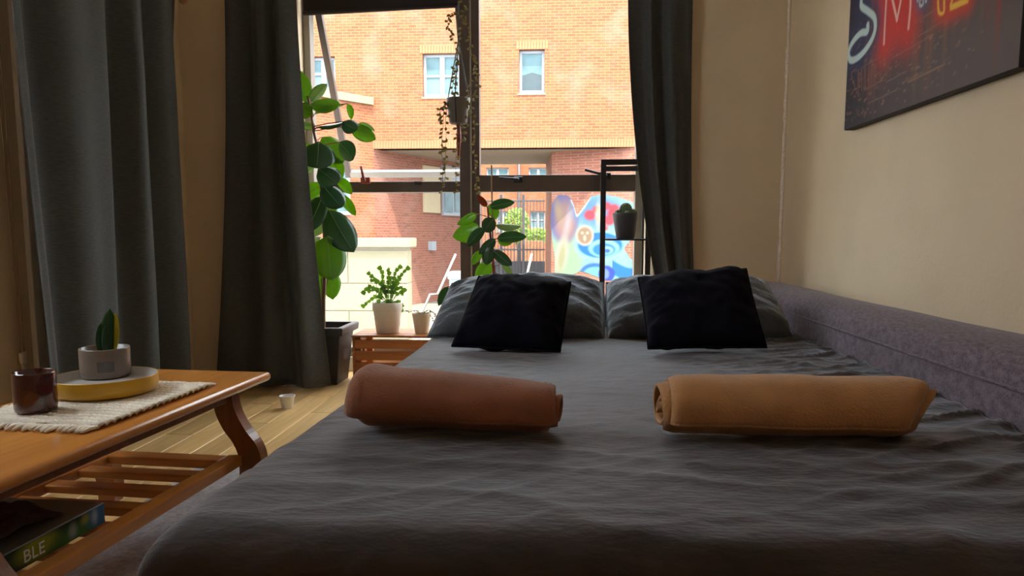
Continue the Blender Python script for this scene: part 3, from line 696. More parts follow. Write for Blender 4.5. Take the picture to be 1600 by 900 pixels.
# cushions and pillows from their four corners
def cushion(name, BL, BR, TR, TL, thick, m, label, cat, group=None, pinch=0.10, n=36, wr=0.006, seed=0.0, flat=0.0):
    cs = [Vector(c) for c in (BL, BR, TR, TL)]; ctr = sum(cs, Vector()) / 4
    nrm = ((cs[1] - cs[0]) + (cs[2] - cs[3])).cross((cs[3] - cs[0]) + (cs[2] - cs[1])).normalized()   # towards the viewer
    t = tag(empty(name, ctr), label, cat, group); vs, fs = [], []
    for side in (1, -1):
        for j in range(n + 1):
            for i in range(n + 1):
                u, w = -1 + 2 * i / n, -1 + 2 * j / n
                uu = u * (1 - pinch * (1 - w * w) * abs(u) ** 3 ); ww = w * (1 - pinch * (1 - u * u) * abs(w) ** 3 )
                a, b = (uu + 1) / 2, (ww + 1) / 2
                p = cs[0] * (1 - a) * (1 - b) + cs[1] * a * (1 - b) + cs[2] * a * b + cs[3] * (1 - a) * b
                e = max(0, (1 - u ** 4)) ** 0.6 * max(0, (1 - w ** 4)) ** 0.6; e *= 0.72 + 0.28 * (1 - u * u) * (1 - w * w)
                edge = min(1.0, 4 * e)
                nz = wr * edge * (mnoise.noise(Vector((u * 2.2 + seed, w * 2.2, side))) * 1.3 + 0.7 * mnoise.noise(Vector((u * 6 + seed, w * 5, side * 3))) + 0.8 * max(0, ridge(u * 2.5 + w * 2 + seed, w * 3.5 - u, side)) ** 3 * (abs(u) ** 2 + 0.15))
                vs.append(p + nrm * (side * thick / 2 * e * (1.0 if side > 0 else 1 - flat) + nz) - ctr)
    N = (n + 1) ** 2
    for s in range(2):
        for j in range(n):
            for i in range(n):
                q = (s * N + j * (n + 1) + i, s * N + j * (n + 1) + i + 1, s * N + (j + 1) * (n + 1) + i + 1, s * N + (j + 1) * (n + 1) + i)
                fs.append(q if s == 0 else q[::-1])
    me = bpy.data.meshes.new('cover'); me.from_pydata(vs, [], fs); bm = bmesh.new(); bm.from_mesh(me); bmesh.ops.remove_doubles(bm, verts=bm.verts, dist=0.0008); bm.to_mesh(me); bm.free()
    link('cover', me, m, t, True)
    rim = [j for j in range(n + 1)]; loop = [vs[i] for i in rim] + [vs[j * (n + 1) + n] for j in range(1, n + 1)] + [vs[n * (n + 1) + i] for i in range(n - 1, -1, -1)] + [vs[j * (n + 1)] for j in range(n - 1, -1, -1)]
    v_, f_ = tube_data(loop, 0.0035, 6); obj('seam_piping', v_, f_, m, t, True)
    return t
cushion('pillow', P(668, 527, 2.76), P(945, 534, 2.76), P(942, 442, 3.14), P(706, 443, 3.14), 0.22, M['pillow'], 'slate blue velvet pillow lying by the potted crate', 'pillow', seed=1, wr=0.013, pinch=0.0, flat=0.85)
cushion('pillow', P(949, 534, 2.76), P(1244, 529, 2.76), P(1196, 440, 3.14), P(947, 442, 3.14), 0.22, M['pillow'], 'slate blue velvet pillow touching the mauve backrest', 'pillow', seed=5, wr=0.013, pinch=0.0, flat=0.85)
cushion('throw_cushion', P(706, 541, 2.42), P(875, 550, 2.38), P(892, 441, 2.70), P(748, 432, 2.72), 0.17, M['black_fabric'], 'black square throw cushion tilted against pillow by the small rubber plant', 'cushion', seed=9, wr=0.009, pinch=0.015, flat=0.3)
cushion('throw_cushion', P(1013, 545, 2.40), P(1198, 543, 2.40), P(1166, 420, 2.70), P(997, 434, 2.70), 0.17, M['black_fabric'], 'black square throw cushion standing upright below the cactus shelf and curtain', 'cushion', seed=14, wr=0.009, pinch=0.02, flat=0.3)

# rolled towels
def towel(name, pa, pb, ra, rb, m, label, seed, tip=0.0, tele_a=0.012, tele_b=0.012, flat=0.82):
    pa, pb = Vector(pa), Vector(pb); ax = (pb - pa); L = ax.length; ax.normalize(); side = Vector((-ax.y, ax.x, 0)).normalized()
    t = tag(empty(name, (pa + pb) / 2), label, 'towel', None); turns = 4.2; nt, nl = 200, 44; vs, fs = [], []
    for k in range(nt + 1):
        q = k / nt; th = q * turns * 2 * math.pi + 2.2
        for i in range(nl + 1):
            s = i / nl; R = ra + (rb - ra) * s
            r = 0.008 + (R - 0.008) * q
            bulge = 1 + 0.09 * mnoise.noise(Vector((s * 3 + seed, math.cos(th), math.sin(th)))) + 0.03 * mnoise.noise(Vector((s * 8 + seed, math.cos(th) * 2, math.sin(th) * 2 + 4)))
            endr = 1 - 0.14 * max(0, 1 - min(s, 1 - s) / 0.06) ** 2 * q
            r *= bulge * endr
            a_off = -tele_a * math.sin(q * 11 + seed) * (1 - s) ** 6 + tele_b * math.sin(q * 9 + seed * 2) * s ** 6
            if tip and q > 0.7:
                da = (th - 2.2 - turns * 2 * math.pi + 1.6 + math.pi) % (2 * math.pi) - math.pi
                a_off += tip * math.exp(-(da / 1.0) ** 2) * s ** 6
            x_, z_ = r * 1.10 * math.cos(th), r * flat * math.sin(th)
            zc = R * flat * 0.93
            z_ = max(z_ + zc, 0.006 + 0.0008 * (q * 4) + 0.002 * mnoise.noise(Vector((s * 9, th, seed))) + (1 - q) * 0.02) if q > 0.6 else z_ + zc
            p = pa + ax * (L * s + a_off) + side * x_ + Vector((0, 0, z_))
            vs.append(p - t.location)
    for k in range(nt):
        for i in range(nl): fs.append((k * (nl + 1) + i, k * (nl + 1) + i + 1, (k + 1) * (nl + 1) + i + 1, (k + 1) * (nl + 1) + i))
    o = obj('rolled_cloth', vs, fs, m, t, True); solid(o, 0.0075, 0)
    edge = [vs[nt * (nl + 1) + i] for i in range(nl + 1)]; v_, f_ = tube_data(edge, 0.0045, 6); obj('hem', v_, f_, m, t, True)
    return t
zt_ = ZB + 0.004
a = Pz(566, 664, zt_); b = Pz(868, 676, zt_)
towel('rolled_towel', (a.x, a.y, zt_), (b.x, b.y, zt_), 0.083, 0.063, M['towel_a'], 'rust brown rolled bath towel on the bed, beside the coffee table side', 2.0)
a = Pz(1034, 676, zt_); b = Pz(1396, 684, zt_)
towel('rolled_towel', (a.x, a.y, zt_), (b.x, b.y, zt_), 0.074, 0.078, M['towel_b'], 'golden camel rolled bath towel with a pointed corner, beside the mauve backrest', 7.0, tip=0.05)

# ================================================================ RUG AND COFFEE TABLE
rug = tag(obj('rug', *merge([([(-1.33, 0.5, 0.0), (-0.46, 0.5, 0.0), (-0.46, 2.6, 0.0), (-1.33, 2.6, 0.0), (-1.33, 0.5, 0.010), (-0.46, 0.5, 0.010), (-0.46, 2.6, 0.010), (-1.33, 2.6, 0.010)], [(3, 2, 1, 0), (4, 5, 6, 7), (0, 1, 5, 4), (1, 2, 6, 5), (2, 3, 7, 6), (3, 0, 4, 7)])]), M['rug']), 'pale grey flat rug under the coffee table beside the bed', 'rug')

TZ = 0.42; TH = math.radians(-4.4)
tb = tag(empty('coffee_table', (-1.233, 1.692, 0.0105), TH), 'honey wood coffee table with curved legs and slatted lower shelf', 'coffee table')
TL_, TW = 1.25, 0.50
me = box_mesh('tabletop', (TW, TL_, 0.028), 0.0135, 4); o = link('tabletop', me, M['table'], tb, True); o.location = (0, 0, TZ - 0.014 - 0.0105)
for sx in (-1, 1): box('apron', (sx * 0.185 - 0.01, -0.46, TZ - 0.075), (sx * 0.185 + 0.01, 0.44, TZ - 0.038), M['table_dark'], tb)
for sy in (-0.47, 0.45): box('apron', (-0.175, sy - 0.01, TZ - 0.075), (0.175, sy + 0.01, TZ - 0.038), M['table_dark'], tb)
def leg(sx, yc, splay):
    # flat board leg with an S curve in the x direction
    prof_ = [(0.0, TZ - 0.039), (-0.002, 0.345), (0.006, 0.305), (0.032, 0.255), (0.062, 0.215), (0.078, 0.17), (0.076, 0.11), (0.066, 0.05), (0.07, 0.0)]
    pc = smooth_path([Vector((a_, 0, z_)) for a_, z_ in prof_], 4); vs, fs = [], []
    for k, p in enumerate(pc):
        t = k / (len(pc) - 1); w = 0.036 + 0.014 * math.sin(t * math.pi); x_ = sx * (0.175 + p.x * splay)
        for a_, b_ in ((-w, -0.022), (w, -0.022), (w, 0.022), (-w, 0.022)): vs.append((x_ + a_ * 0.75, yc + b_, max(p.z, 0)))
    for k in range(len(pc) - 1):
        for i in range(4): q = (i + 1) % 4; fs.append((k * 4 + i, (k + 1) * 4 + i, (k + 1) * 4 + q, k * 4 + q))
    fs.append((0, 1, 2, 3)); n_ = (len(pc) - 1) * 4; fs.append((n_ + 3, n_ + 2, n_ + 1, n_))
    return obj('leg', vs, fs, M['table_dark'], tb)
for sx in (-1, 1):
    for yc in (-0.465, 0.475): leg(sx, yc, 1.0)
SZ = 0.165
for sx in (-1, 1):
    box('shelf_rail', (sx * 0.205 - 0.022, -0.51, SZ - 0.02), (sx * 0.205 + 0.022, 0.455, SZ + 0.014), M['table'], tb, 0.004)
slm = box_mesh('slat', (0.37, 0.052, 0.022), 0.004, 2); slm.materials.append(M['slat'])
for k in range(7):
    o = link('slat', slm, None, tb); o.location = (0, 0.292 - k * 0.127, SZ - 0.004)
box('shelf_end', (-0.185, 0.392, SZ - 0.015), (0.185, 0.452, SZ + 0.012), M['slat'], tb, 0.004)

# things on the table (positions from table coordinates)
TM = Matrix.Translation(tb.location) @ Matrix.Rotation(TH, 4, 'Z')
TIM = TM.inverted()
def on_table(px, py, z=TZ): return TIM @ Pz(px, py, z)
# runner: ribbed crochet mat with fringes
q0 = on_table(332, 604); q1 = on_table(168, 668)
rx0, rx1, ry0, ry1 = -0.175, (q0.x + q1.x) / 2, q1.y - 0.02, q0.y - 0.02
rn = tag(empty('table_runner', TM @ Vector(((rx0 + rx1) / 2, (ry0 + ry1) / 2, TZ - 0.0105)), TH), 'cream crochet runner with fringed ends across the coffee table', 'table runner')
hx, hy = (rx1 - rx0) / 2, (ry1 - ry0) / 2; nx_, ny_ = 50, 260; vs, fs = [], []
ribs = 17
for j in range(ny_ + 1):
    for i in range(nx_ + 1):
        x_, y_ = -hx + 2 * hx * i / nx_, -hy + 2 * hy * j / ny_
        ph = (y_ + hy) / (2 * hy) * ribs * math.pi + 0.6 * math.sin(x_ * 40)
        z_ = 0.003 + 0.013 * abs(math.sin(ph)) ** 0.7 * (0.7 + 0.3 * abs(math.sin(x_ * 190)))
        xo = 0.004 * abs(math.sin(ph)) * (1 if i in (0, nx_) else 0) * (1 if i else -1)
        vs.append((x_ + xo, y_, z_))
for j in range(ny_):
    for i in range(nx_): fs.append((j * (nx_ + 1) + i, j * (nx_ + 1) + i + 1, (j + 1) * (nx_ + 1) + i + 1, (j + 1) * (nx_ + 1) + i))
o = obj('ribbed_weave', vs, fs, M['cream_yarn'], rn, True); solid(o, 0.003, 0)
for sgn in (1, -1):
    parts = []
    for k in range(34):
        x_ = -hx + 2 * hx * (k + 0.5) / 34; L_ = random.uniform(0.03, 0.05); j_ = random.uniform(-0.008, 0.008)
        parts.append(tube_data([(x_, sgn * (hy - 0.003), 0.006), (x_ + j_ * 0.4, sgn * (hy + L_ * 0.5), 0.008), (x_ + j_, sgn * (hy + L_), 0.004)], [0.004, 0.005, 0.003], 6))
    v_, f_ = merge(parts); obj('fringe', v_, f_, M['cream_yarn'], rn, True)
def lathe(name, prof_, m, parent, seg=40, c=(0, 0, 0), cap=True):
    v_, f_ = lathe_data(prof_, seg, c, cap); return obj(name, v_, f_, m, parent, True)
# tray, pot and snake plant
ZR = TZ + 0.0175
a = Pz(166, 612, ZR)
ty = tag(empty('round_tray', (a.x, a.y, ZR)), 'mustard yellow round tray with a pale inside on the runner', 'tray')
R_ = 0.132
lathe('tray_rim', [(R_ * 0.86, 0.0), (R_ * 0.95, 0.004), (R_, 0.018), (R_, 0.045), (R_ * 0.992, 0.048), (R_ * 0.985, 0.047)], M['yellow'], ty)
lathe('tray_inside', [(R_ * 0.984, 0.040), (R_ * 0.984, 0.0472), (R_ * 0.972, 0.044), (R_ * 0.93, 0.026), (R_ * 0.80, 0.022), (0.001, 0.022)], M['tray_in'], ty, cap=False)
a2 = Pz(166, 588, ZR + 0.0225)
pt = tag(empty('plant_pot', (a2.x, a2.y, ZR + 0.0225)), 'low taupe ceramic pot standing in the yellow tray', 'pot')
pr = 0.066
lathe('pot_body', [(pr * 0.9, 0.0), (pr * 0.985, 0.004), (pr, 0.012), (pr, 0.083), (pr * 0.985, 0.086), (pr * 0.94, 0.085), (pr * 0.93, 0.065), (0.001, 0.065)], M['ceramic'], pt)
lathe('soil', [(0.001, 0.066), (pr * 0.925, 0.066), (pr * 0.8, 0.070), (0.001, 0.072)], M['soil'], pt)
va = [math.radians(q) for q in np.linspace(-75, -38, 8)]
vs = [(pr * 1.012 * math.cos(q), pr * 1.012 * math.sin(q), z_) for z_ in (0.022, 0.052) for q in va]
o = obj('paper_label', vs, [(i, i + 1, i + 9, i + 8) for i in range(7)], M['label'], pt); solid(o, 0.001, 0)

def leaf_mesh(name, base, tip, width, m, parent, roll=0.0, droop=0.15, fold=0.18, n=9, k=6, shape=0.0, thick=0.0012, toward=None):
    base, tip = Vector(base), Vector(tip); ax = tip - base; L = ax.length; axn = ax.normalized()
    view = (base - CAM).normalized() if toward is None else Vector(toward)
    side = axn.cross(view); side = side.normalized() if side.length > 1e-4 else axn.orthogonal().normalized()
    side = Matrix.Rotation(roll, 3, axn) @ side; nrm = side.cross(axn).normalized()
    vs, fs = [], []
    for j in range(n + 1):
        t = j / n; w = width / 2 * (math.sin(math.pi * min(1, t ** (0.85 + shape))) ** 0.62 if 0 < t < 1 else 0.02)
        for i in range(k + 1):
            u = -1 + 2 * i / k
            off = droop * L * (4 * t * (1 - t)) * 0.5 + fold * w * abs(u) ** 1.3
            vs.append(base + axn * (L * t) + side * (u * w) + nrm * off)
    for j in range(n):
        for i in range(k): fs.append((j * (k + 1) + i, j * (k + 1) + i + 1, (j + 1) * (k + 1) + i + 1, (j + 1) * (k + 1) + i))
    o = obj(name, to_local(parent, vs), fs, m, parent, True); solid(o, thick, 0)
    if width > 0.055:            # pale raised midrib of a broad leaf
        for sg_ in (1,):
            rib = [vs[j * (k + 1) + k // 2] - nrm * 0.0012 for j in range(n)]
            v_, f_ = tube_data(to_local(parent, rib), [0.0019 - 0.0013 * j / n for j in range(n)], 5); obj('midrib', v_, f_, M['leaf_pale'], o, True)
    return o
sp = tag(empty('snake_plant', (a2.x, a2.y, ZR + 0.09)), 'small snake plant with a yellow edged dark leaf in the taupe pot', 'plant')
yb = a2.y
for bx, tx, ty_, w_, m_, dy, rl in ((166, 172, 482, 0.044, 'leaf_dark', 0.0, 0.1), (172, 180, 488, 0.030, 'leaf_yellow', 0.012, -0.3), (163, 157, 505, 0.030, 'leaf_dark', -0.006, 0.4), (168, 164, 508, 0.028, 'leaf_dark', -0.014, -0.2), (160, 157, 512, 0.022, 'leaf_yellow', 0.006, 0.2)):
    leaf_mesh('leaf', P(bx, 560, yb + dy), P(tx, ty_, yb + dy), w_, M[m_], sp, rl, 0.08, 0.3)
# candle glass
a = Pz(57, 641, ZR)
cn = tag(empty('candle_jar', (a.x, a.y, ZR)), 'dark amber red glass candle jar on the runner', 'candle')
rc = 0.047
lathe('glass_jar', [(rc * 0.8, 0.0), (rc * 0.96, 0.003), (rc, 0.012), (rc, 0.094), (rc * 0.98, 0.098), (rc * 0.92, 0.096), (rc * 0.91, 0.06), (0.001, 0.058)], M['amber'], cn)
lathe('wax', [(0.001, 0.059), (rc * 0.90, 0.059), (rc * 0.88, 0.064), (0.001, 0.063)], M['wax'], cn)
tube('wick', [Vector((a.x, a.y, ZR + 0.062)), Vector((a.x + 0.002, a.y, ZR + 0.075))], 0.0012, M['black_metal'], cn, 6)

# game box on the shelf, with lettering on its spine
shz = SZ + 0.0145 + 0.0105 - 0.0105
bl0 = TIM @ Pz(165, 818, SZ + 0.015); 
bx1, by1 = bl0.x, bl0.y; bw, bl_, bh = 0.27, 0.44, 0.05
gbz = SZ + 0.0075
gb = tag(empty('game_box', TM @ Vector((bx1 - bw / 2, by1 - bl_ / 2, gbz)), TH), 'flat green and blue printed game box on the slatted shelf', 'box')
o = box('box_lid', (-bw / 2, -bl_ / 2, 0), (bw / 2, bl_ / 2, bh), M['box_top'], gb, 0.002, 1)
ny_, nz_ = 90, 14; gy_ = np.linspace(-bl_ / 2 + 0.002, bl_ / 2 - 0.002, ny_); gz_ = np.linspace(0.002, bh - 0.002, nz_)[::-1]; YY, ZZ = np.meshgrid(gy_, gz_)
cc = np.ones(YY.shape + (3,)) * np.array((0.018, 0.035, 0.018))
cc = mix(cc, (0.28, 0.30, 0.02), sstep(ell(YY, ZZ, 0.015, 0.028, 0.055, 0.022), 0.008)); cc = mix(cc, (0.05, 0.16, 0.03), sstep(ell(YY, ZZ, 0.13, 0.012, 0.07, 0.022), 0.01))
cc = mix(cc, (0.30, 0.34, 0.30), sstep(ell(YY, ZZ, 0.115, 0.022, 0.012, 0.016), 0.006)); cc = mix(cc, (0.05, 0.18, 0.36), sstep(ell(YY, ZZ, 0.205, 0.032, 0.045, 0.03), 0.01)); cc = mix(cc, (0.36, 0.33, 0.05), sstep(ell(YY, ZZ, 0.155, 0.034, 0.012, 0.010), 0.006))
cc = mix(cc, (0.45, 0.55, 0.65), sstep(ell(YY, ZZ, 0.185, 0.028, 0.008, 0.014), 0.006))
printed('spine_print', lambda i, j: (bw / 2 + 0.0006, gy_[i], gz_[j]), cc, np.ones(YY.shape, bool), M['box_print'], gb)
tc = bpy.data.curves.new('lettering', 'FONT'); tc.body = 'BLE'; tc.size = 0.038; tc.extrude = 0.0004
to = bpy.data.objects.new('lettering', tc); COL.objects.link(to)
dg = bpy.context.evaluated_depsgraph_get(); me = bpy.data.meshes.new_from_object(to.evaluated_get(dg)); bpy.data.objects.remove(to)
me.materials.clear(); lt = link('lettering', me, M['letters'], gb); lt.rotation_euler = (math.pi / 2, 0, math.pi / 2)
yt = (TIM @ Pz(34, 876, SZ + 0.02)).y - (by1 - bl_ / 2); lt.location = (bw / 2 + 0.0012, yt - 0.03, 0.011)
# crumpled cloth on the box
n_ = 30; vs, fs = [], []
for j in range(n_ + 1):
    for i in range(n_ + 1):
        u, w = -1 + 2 * i / n_, -1 + 2 * j / n_; rr = max(0, 1 - (u * u + w * w) * 0.6)
        h = 0.004 + 0.05 * rr * (0.6 + 0.9 * mnoise.noise(Vector((u * 2, w * 2, 3)))) + 0.012 * abs(mnoise.noise(Vector((u * 5, w * 5, 9)))); vs.append((u * 0.11, w * 0.15, max(0.003, h)))
for j in range(n_):
    for i in range(n_): fs.append((j * (n_ + 1) + i, j * (n_ + 1) + i + 1, (j + 1) * (n_ + 1) + i + 1, (j + 1) * (n_ + 1) + i))
cl = obj('folded_cloth', vs, fs, M['cloth_dark'], None, True); solid(cl, 0.004, 1)
cl.location = TM @ Vector((bx1 - bw / 2 - 0.01, by1 - bl_ / 2 - 0.02, gbz + bh)); cl.rotation_euler = (0, 0, TH)
tag(cl, 'crumpled dark brown cloth lying on the game box', 'cloth')

# ================================================================ CURTAINS
def curtain(name, top, bot, ztop, zbot, folds, depth, label, seed, nrm=(0, -1, 0), n=150, nz=50, flare=None):
    (t0, t1), (b0_, b1_) = top, bot; nrm = Vector(nrm); vs, fs = [], []
    for j in range(nz + 1):
        q = j / nz; z = ztop + (zbot - ztop) * q; e = q if flare is None else flare(q)
        p0 = Vector(t0).lerp(Vector(b0_), e); p1 = Vector(t1).lerp(Vector(b1_), e)
        for i in range(n + 1):
            s = i / n; ss = s + 0.05 * math.sin(2 * math.pi * s * 1.3 + seed) + 0.012 * math.sin(q * 3 + s * 9 + seed)
            a = 2 * math.pi * folds * ss + seed
            wv = math.sin(a + 0.45 * math.sin(a)) + 0.22 * math.sin(2.1 * a + seed + q) + 0.3 * mnoise.noise(Vector((s * 4, q * 1.5, seed)))
            amp = depth * (0.55 + 0.45 * min(1, q * 3 + 0.25)) * (0.8 + 0.4 * mnoise.noise(Vector((s * 3, q * 0.8, seed + 5))))
            p = p0.lerp(p1, s) + nrm * (depth * 1.25 + amp * wv); vs.append((p.x, p.y, z))
    for j in range(nz):
        for i in range(n): fs.append((j * (n + 1) + i, j * (n + 1) + i + 1, (j + 1) * (n + 1) + i + 1, (j + 1) * (n + 1) + i))
    cx_, cy_ = (b0_[0] + b1_[0]) / 2, (b0_[1] + b1_[1]) / 2
    t = tag(empty(name, (cx_, cy_, zbot)), label, 'curtain')
    o = obj('fabric', to_local(t, vs), fs, M['curtain'], t, True); solid(o, 0.003, 0)
    hem = [vs[nz * (n + 1) + i] for i in range(n + 1)]; tube('hem', [Vector(h) + Vector((0, 0, 0.004)) for h in hem], 0.004, M['curtain'], t, 6)
    tp = [Vector(vs[i]) + Vector((0, 0, -0.01)) for i in range(n + 1)]; tube('heading_tape', tp, 0.006, M['curtain'], t, 6)
    return t
ZR_ = P(300, 2, 3.9).z + 0.03
yc_ = YW - 0.03
c2t = (P(348, 0, 3.87).x, P(458, 0, 3.87).x); c2b = (P(326, 610, 3.80).x, P(506, 610, 3.80).x)
curtain('curtain', ((c2t[0], yc_, 0), (c2t[1], yc_, 0)), ((c2b[0], yc_, 0), (c2b[1], yc_, 0)), ZR_ + 0.10, 0.025, 2.4, 0.05, 'charcoal linen curtain hanging beside the tall rubber plant', 1.2, flare=lambda q: q ** 1.7)
c3t = (P(982, 0, 3.87).x, P(1086, 0, 3.87).x); c3b = (P(1014, 440, 3.87).x + 0.02, P(1090, 440, 3.87).x)
curtain('curtain', ((c3t[0], yc_, 0), (c3t[1], yc_, 0)), ((c3b[0] + 0.03, yc_, 0), (c3b[1], yc_, 0)), ZR_ + 0.10, 0.025, 2.5, 0.045, 'charcoal linen curtain hanging beside the cactus shelf', 2.9, flare=lambda q: min(1, q / 0.75) ** 2)
curtain('curtain', ((XL + 0.02, 2.50, 0), (XL + 0.02, 3.82, 0)), ((XL + 0.02, 2.58, 0), (XL + 0.02, 3.72, 0)), ZR_ - 0.02, 0.03, 3.5, 0.075, 'wide charcoal linen curtain on the side wall behind the coffee table', 0.4, nrm=(1, 0, 0), n=260, flare=lambda q: q ** 0.7)
def rod(p0, p1, label):
    t = tag(empty('curtain_rod', p0), label, 'curtain rod'); tube('pole', [p0, p1], 0.013, M['rod'], t, 12)
    for p, s in ((Vector(p0), -1), (Vector(p1), 1)):
        d = (Vector(p1) - Vector(p0)).normalized() * s; tube('finial', [p, p + d * 0.01, p + d * 0.03, p + d * 0.045], [0.013, 0.02, 0.02, 0.008], M['rod'], t, 12)
        w = Vector((-1, 0, 0)) if abs(d.y) > 0.5 else Vector((0, 1, 0))
        q = p - d * 0.03; tube('bracket', [q, q + w * (0.078 if abs(d.y) < 0.5 else 0.08)], 0.008, M['black_metal'], t, 8)
ry_ = yc_ - 0.06
rod((P(330, 2, 3.9).x, YW - 0.09, ZR_ + 0.085), (0.86, YW - 0.09, ZR_ + 0.085), 'wooden curtain rod above the large window')
rod((XL + 0.09, 2.40, ZR_ - 0.03), (XL + 0.09, 3.86, ZR_ - 0.03), 'wooden curtain rod on the side wall')
# black roller blind pulled up over the left light, hanging a little crooked
rb = tag(empty('roller_blind', (JL / 2 + MX / 2, YG - 0.08, 2.3)), 'black roller blind pulled up over the open window sash', 'blind')
q = [P(474, 21, YG - 0.08), P(719, 8, YG - 0.08)]
zt2 = WH - 0.04
vs = [q[0], q[1], Vector((q[1].x, q[1].y, zt2)), Vector((q[0].x, q[0].y, zt2))]
o = obj('blind_fabric', to_local(rb, vs), [(0, 1, 2, 3)], M['blind'], rb); solid(o, 0.004, 0)
tube('bottom_bar', q, 0.014, M['blind'], rb); tube('roller', [(q[0].x, q[0].y, zt2), (q[1].x, q[1].y, zt2)], 0.03, M['blind'], rb, 12)
# looped blind cord with its safety weight by the side wall
t_ = tag(empty('blind_cord', Px(35, 560, XL + 0.03)), 'looped beige blind cord with a cream plastic tensioner', 'blind cord')
e = Px(36, 556, XL + 0.03)
tube('cord', [Vector((e.x, e.y - 0.012, e.z)), Vector((e.x, e.y - 0.03, 2.25))], 0.0022, M['cord'], t_, 6); tube('cord', [Vector((e.x, e.y + 0.008, e.z)), Vector((e.x, e.y - 0.005, 2.25))], 0.0022, M['cord'], t_, 6)
box('tensioner', (e.x - 0.008, e.y - 0.016, e.z - 0.03), (e.x + 0.008, e.y + 0.016, e.z + 0.015), M['plastic'], t_, 0.006, 3, world=True); box('tensioner_tail', (e.x - 0.006, e.y - 0.007, e.z - 0.085), (e.x + 0.006, e.y + 0.007, e.z - 0.03), M['plastic'], t_, 0.004, 2, world=True)

# ================================================================ CANVAS PRINT
CT = 0.042; CH = 0.80; cz0 = Px(1319, 204, XR - CT).z; cyf = Px(1319, 204, XR - CT).y; cyn = Px(1593, 95, XR - CT).y
pc_ = tag(empty('canvas_print', (XR, (cyf + cyn) / 2, cz0)), 'large dark canvas print of neon letters in the rain on the wall', 'picture')
box('canvas_frame', (XR - CT, cyn, cz0), (XR - 0.002, cyf, cz0 + CH), M['canvas_side'], pc_, 0.003, 2, world=True)
XF = XR - CT - 0.0008
def cv(cx_, cy_):       # crop pixel of the photograph -> canvas coordinates (a to the right, b up)
    p = Px(1310 + cx_ / 4.186, cy_ / 4.186, XF); return (cyf - p.y, p.z - cz0)
na, nb = 300, 200; ga = np.linspace(0.002, cyf - cyn - 0.002, na); gb_ = np.linspace(0.002, CH - 0.002, nb)[::-1]; AA, BB = np.meshgrid(ga, gb_)
AAr = ga[-1]
c = np.ones(AA.shape + (3,)) * np.array((0.045, 0.030, 0.036)); c = mix(c, (0.13, 0.105, 0.105), np.clip((AA / AAr) * 1.1 - 0.15, 0, 1) * np.clip(1.2 - BB / 0.6, 0.25, 1)); c = mix(c, (0.018, 0.014, 0.03), np.clip(1 - AA / 0.35, 0, 1) * 0.8)
rs = np.random.RandomState(3)
for _ in range(70):          # vertical coloured streaks of wet reflections
    a0 = rs.uniform(0.15, AAr); b0 = rs.uniform(0.12, 0.5); col_ = [(0.28, 0.05, 0.035), (0.20, 0.09, 0.05), (0.24, 0.12, 0.07)][rs.randint(3)]
    c = mix(c, col_, np.exp(-((AA - a0) / 0.012) ** 2) * np.exp(-((BB - b0) / rs.uniform(0.05, 0.14)) ** 2) * rs.uniform(0.2, 0.6))
for _ in range(420):         # fine raindrops and glints
    a0 = rs.beta(1.2, 2.6) * AAr; b0 = rs.uniform(0.02, 0.40); c = mix(c, (0.42, 0.22, 0.15), np.exp(-((AA - a0) / rs.uniform(0.002, 0.012)) ** 2 - ((BB - b0 - 0.05 * (AA - a0)) / rs.uniform(0.0015, 0.004)) ** 2) * rs.uniform(0.1, 0.7))
for _ in range(10):
    a0 = rs.uniform(0.0, 0.6); b0 = rs.uniform(0.05, 0.35); c = mix(c, (0.38, 0.20, 0.13), sstep(pdist(AA, BB, [(a0, b0), (a0 + rs.uniform(0.1, 0.3), b0 + 0.006)]) - 0.0015, 0.002) * 0.6)
def stroke(c, pts, col_, w, glow=None, gw=0.05, ga_=0.8):
    P_ = [(p.x, p.y) for p in smooth_path([Vector((*cv(*q), 0)) for q in pts], 5)]; d = pdist(AA, BB, P_)
    if glow is not None: c = mix(c, glow, np.clip(np.exp(-(d / gw) ** 2) * ga_, 0, 1))
    return mix(c, col_, sstep(d - w, 0.003))
Ms = [[(298, 285), (306, 120), (316, -40), (322, -160)], [(322, -160), (350, -20), (383, 130)], [(383, 130), (412, -20), (440, -200)], [(440, -200), (472, -20), (458, 185)]]
for s_ in Ms: c = stroke(c, s_, (0.6, 0.05, 0.03), 0.0, (0.62, 0.025, 0.018), 0.075, 0.97)
for s_ in Ms: c = stroke(c, s_, (0.85, 0.52, 0.45), 0.0062)
Sp = [(260, -150), (200, -130), (158, -70), (150, 0), (152, 42), (195, 75), (235, 115), (240, 190), (215, 265), (165, 340), (115, 385), (78, 392), (66, 350), (80, 300), (112, 250), (150, 215), (188, 206), (192, 165)]
c = stroke(c, Sp, (0.52, 0.66, 0.64), 0.013, (0.02, 0.035, 0.11), 0.06, 0.8)
for s_ in ([(655, -60), (652, 30), (660, 85), (688, 82), (692, 20), (690, -60)], [(735, 42), (835, -4)], [(735, 58), (845, 8)], [(735, 30), (760, -40), (800, -90)]): c = stroke(c, s_, (0.6, 0.1, 0.03), 0.0, (0.58, 0.045, 0.02), 0.034, 0.85)
for s_ in ([(655, -60), (652, 30), (660, 85), (688, 82), (692, 20), (690, -60)], [(735, 42), (835, -4)], [(735, 58), (845, 8)], [(735, 30), (760, -40), (800, -90)]): c = stroke(c, s_, (0.85, 0.52, 0.06), 0.005)
for s_ in ([(548, -20), (530, 15), (540, 40), (556, 20), (552, -20)], [(572, 5), (574, 10)], [(512, -30), (520, 5)]): c = stroke(c, s_, (0.62, 0.66, 0.6), 0.004, (0.06, 0.11, 0.26), 0.02, 0.6)
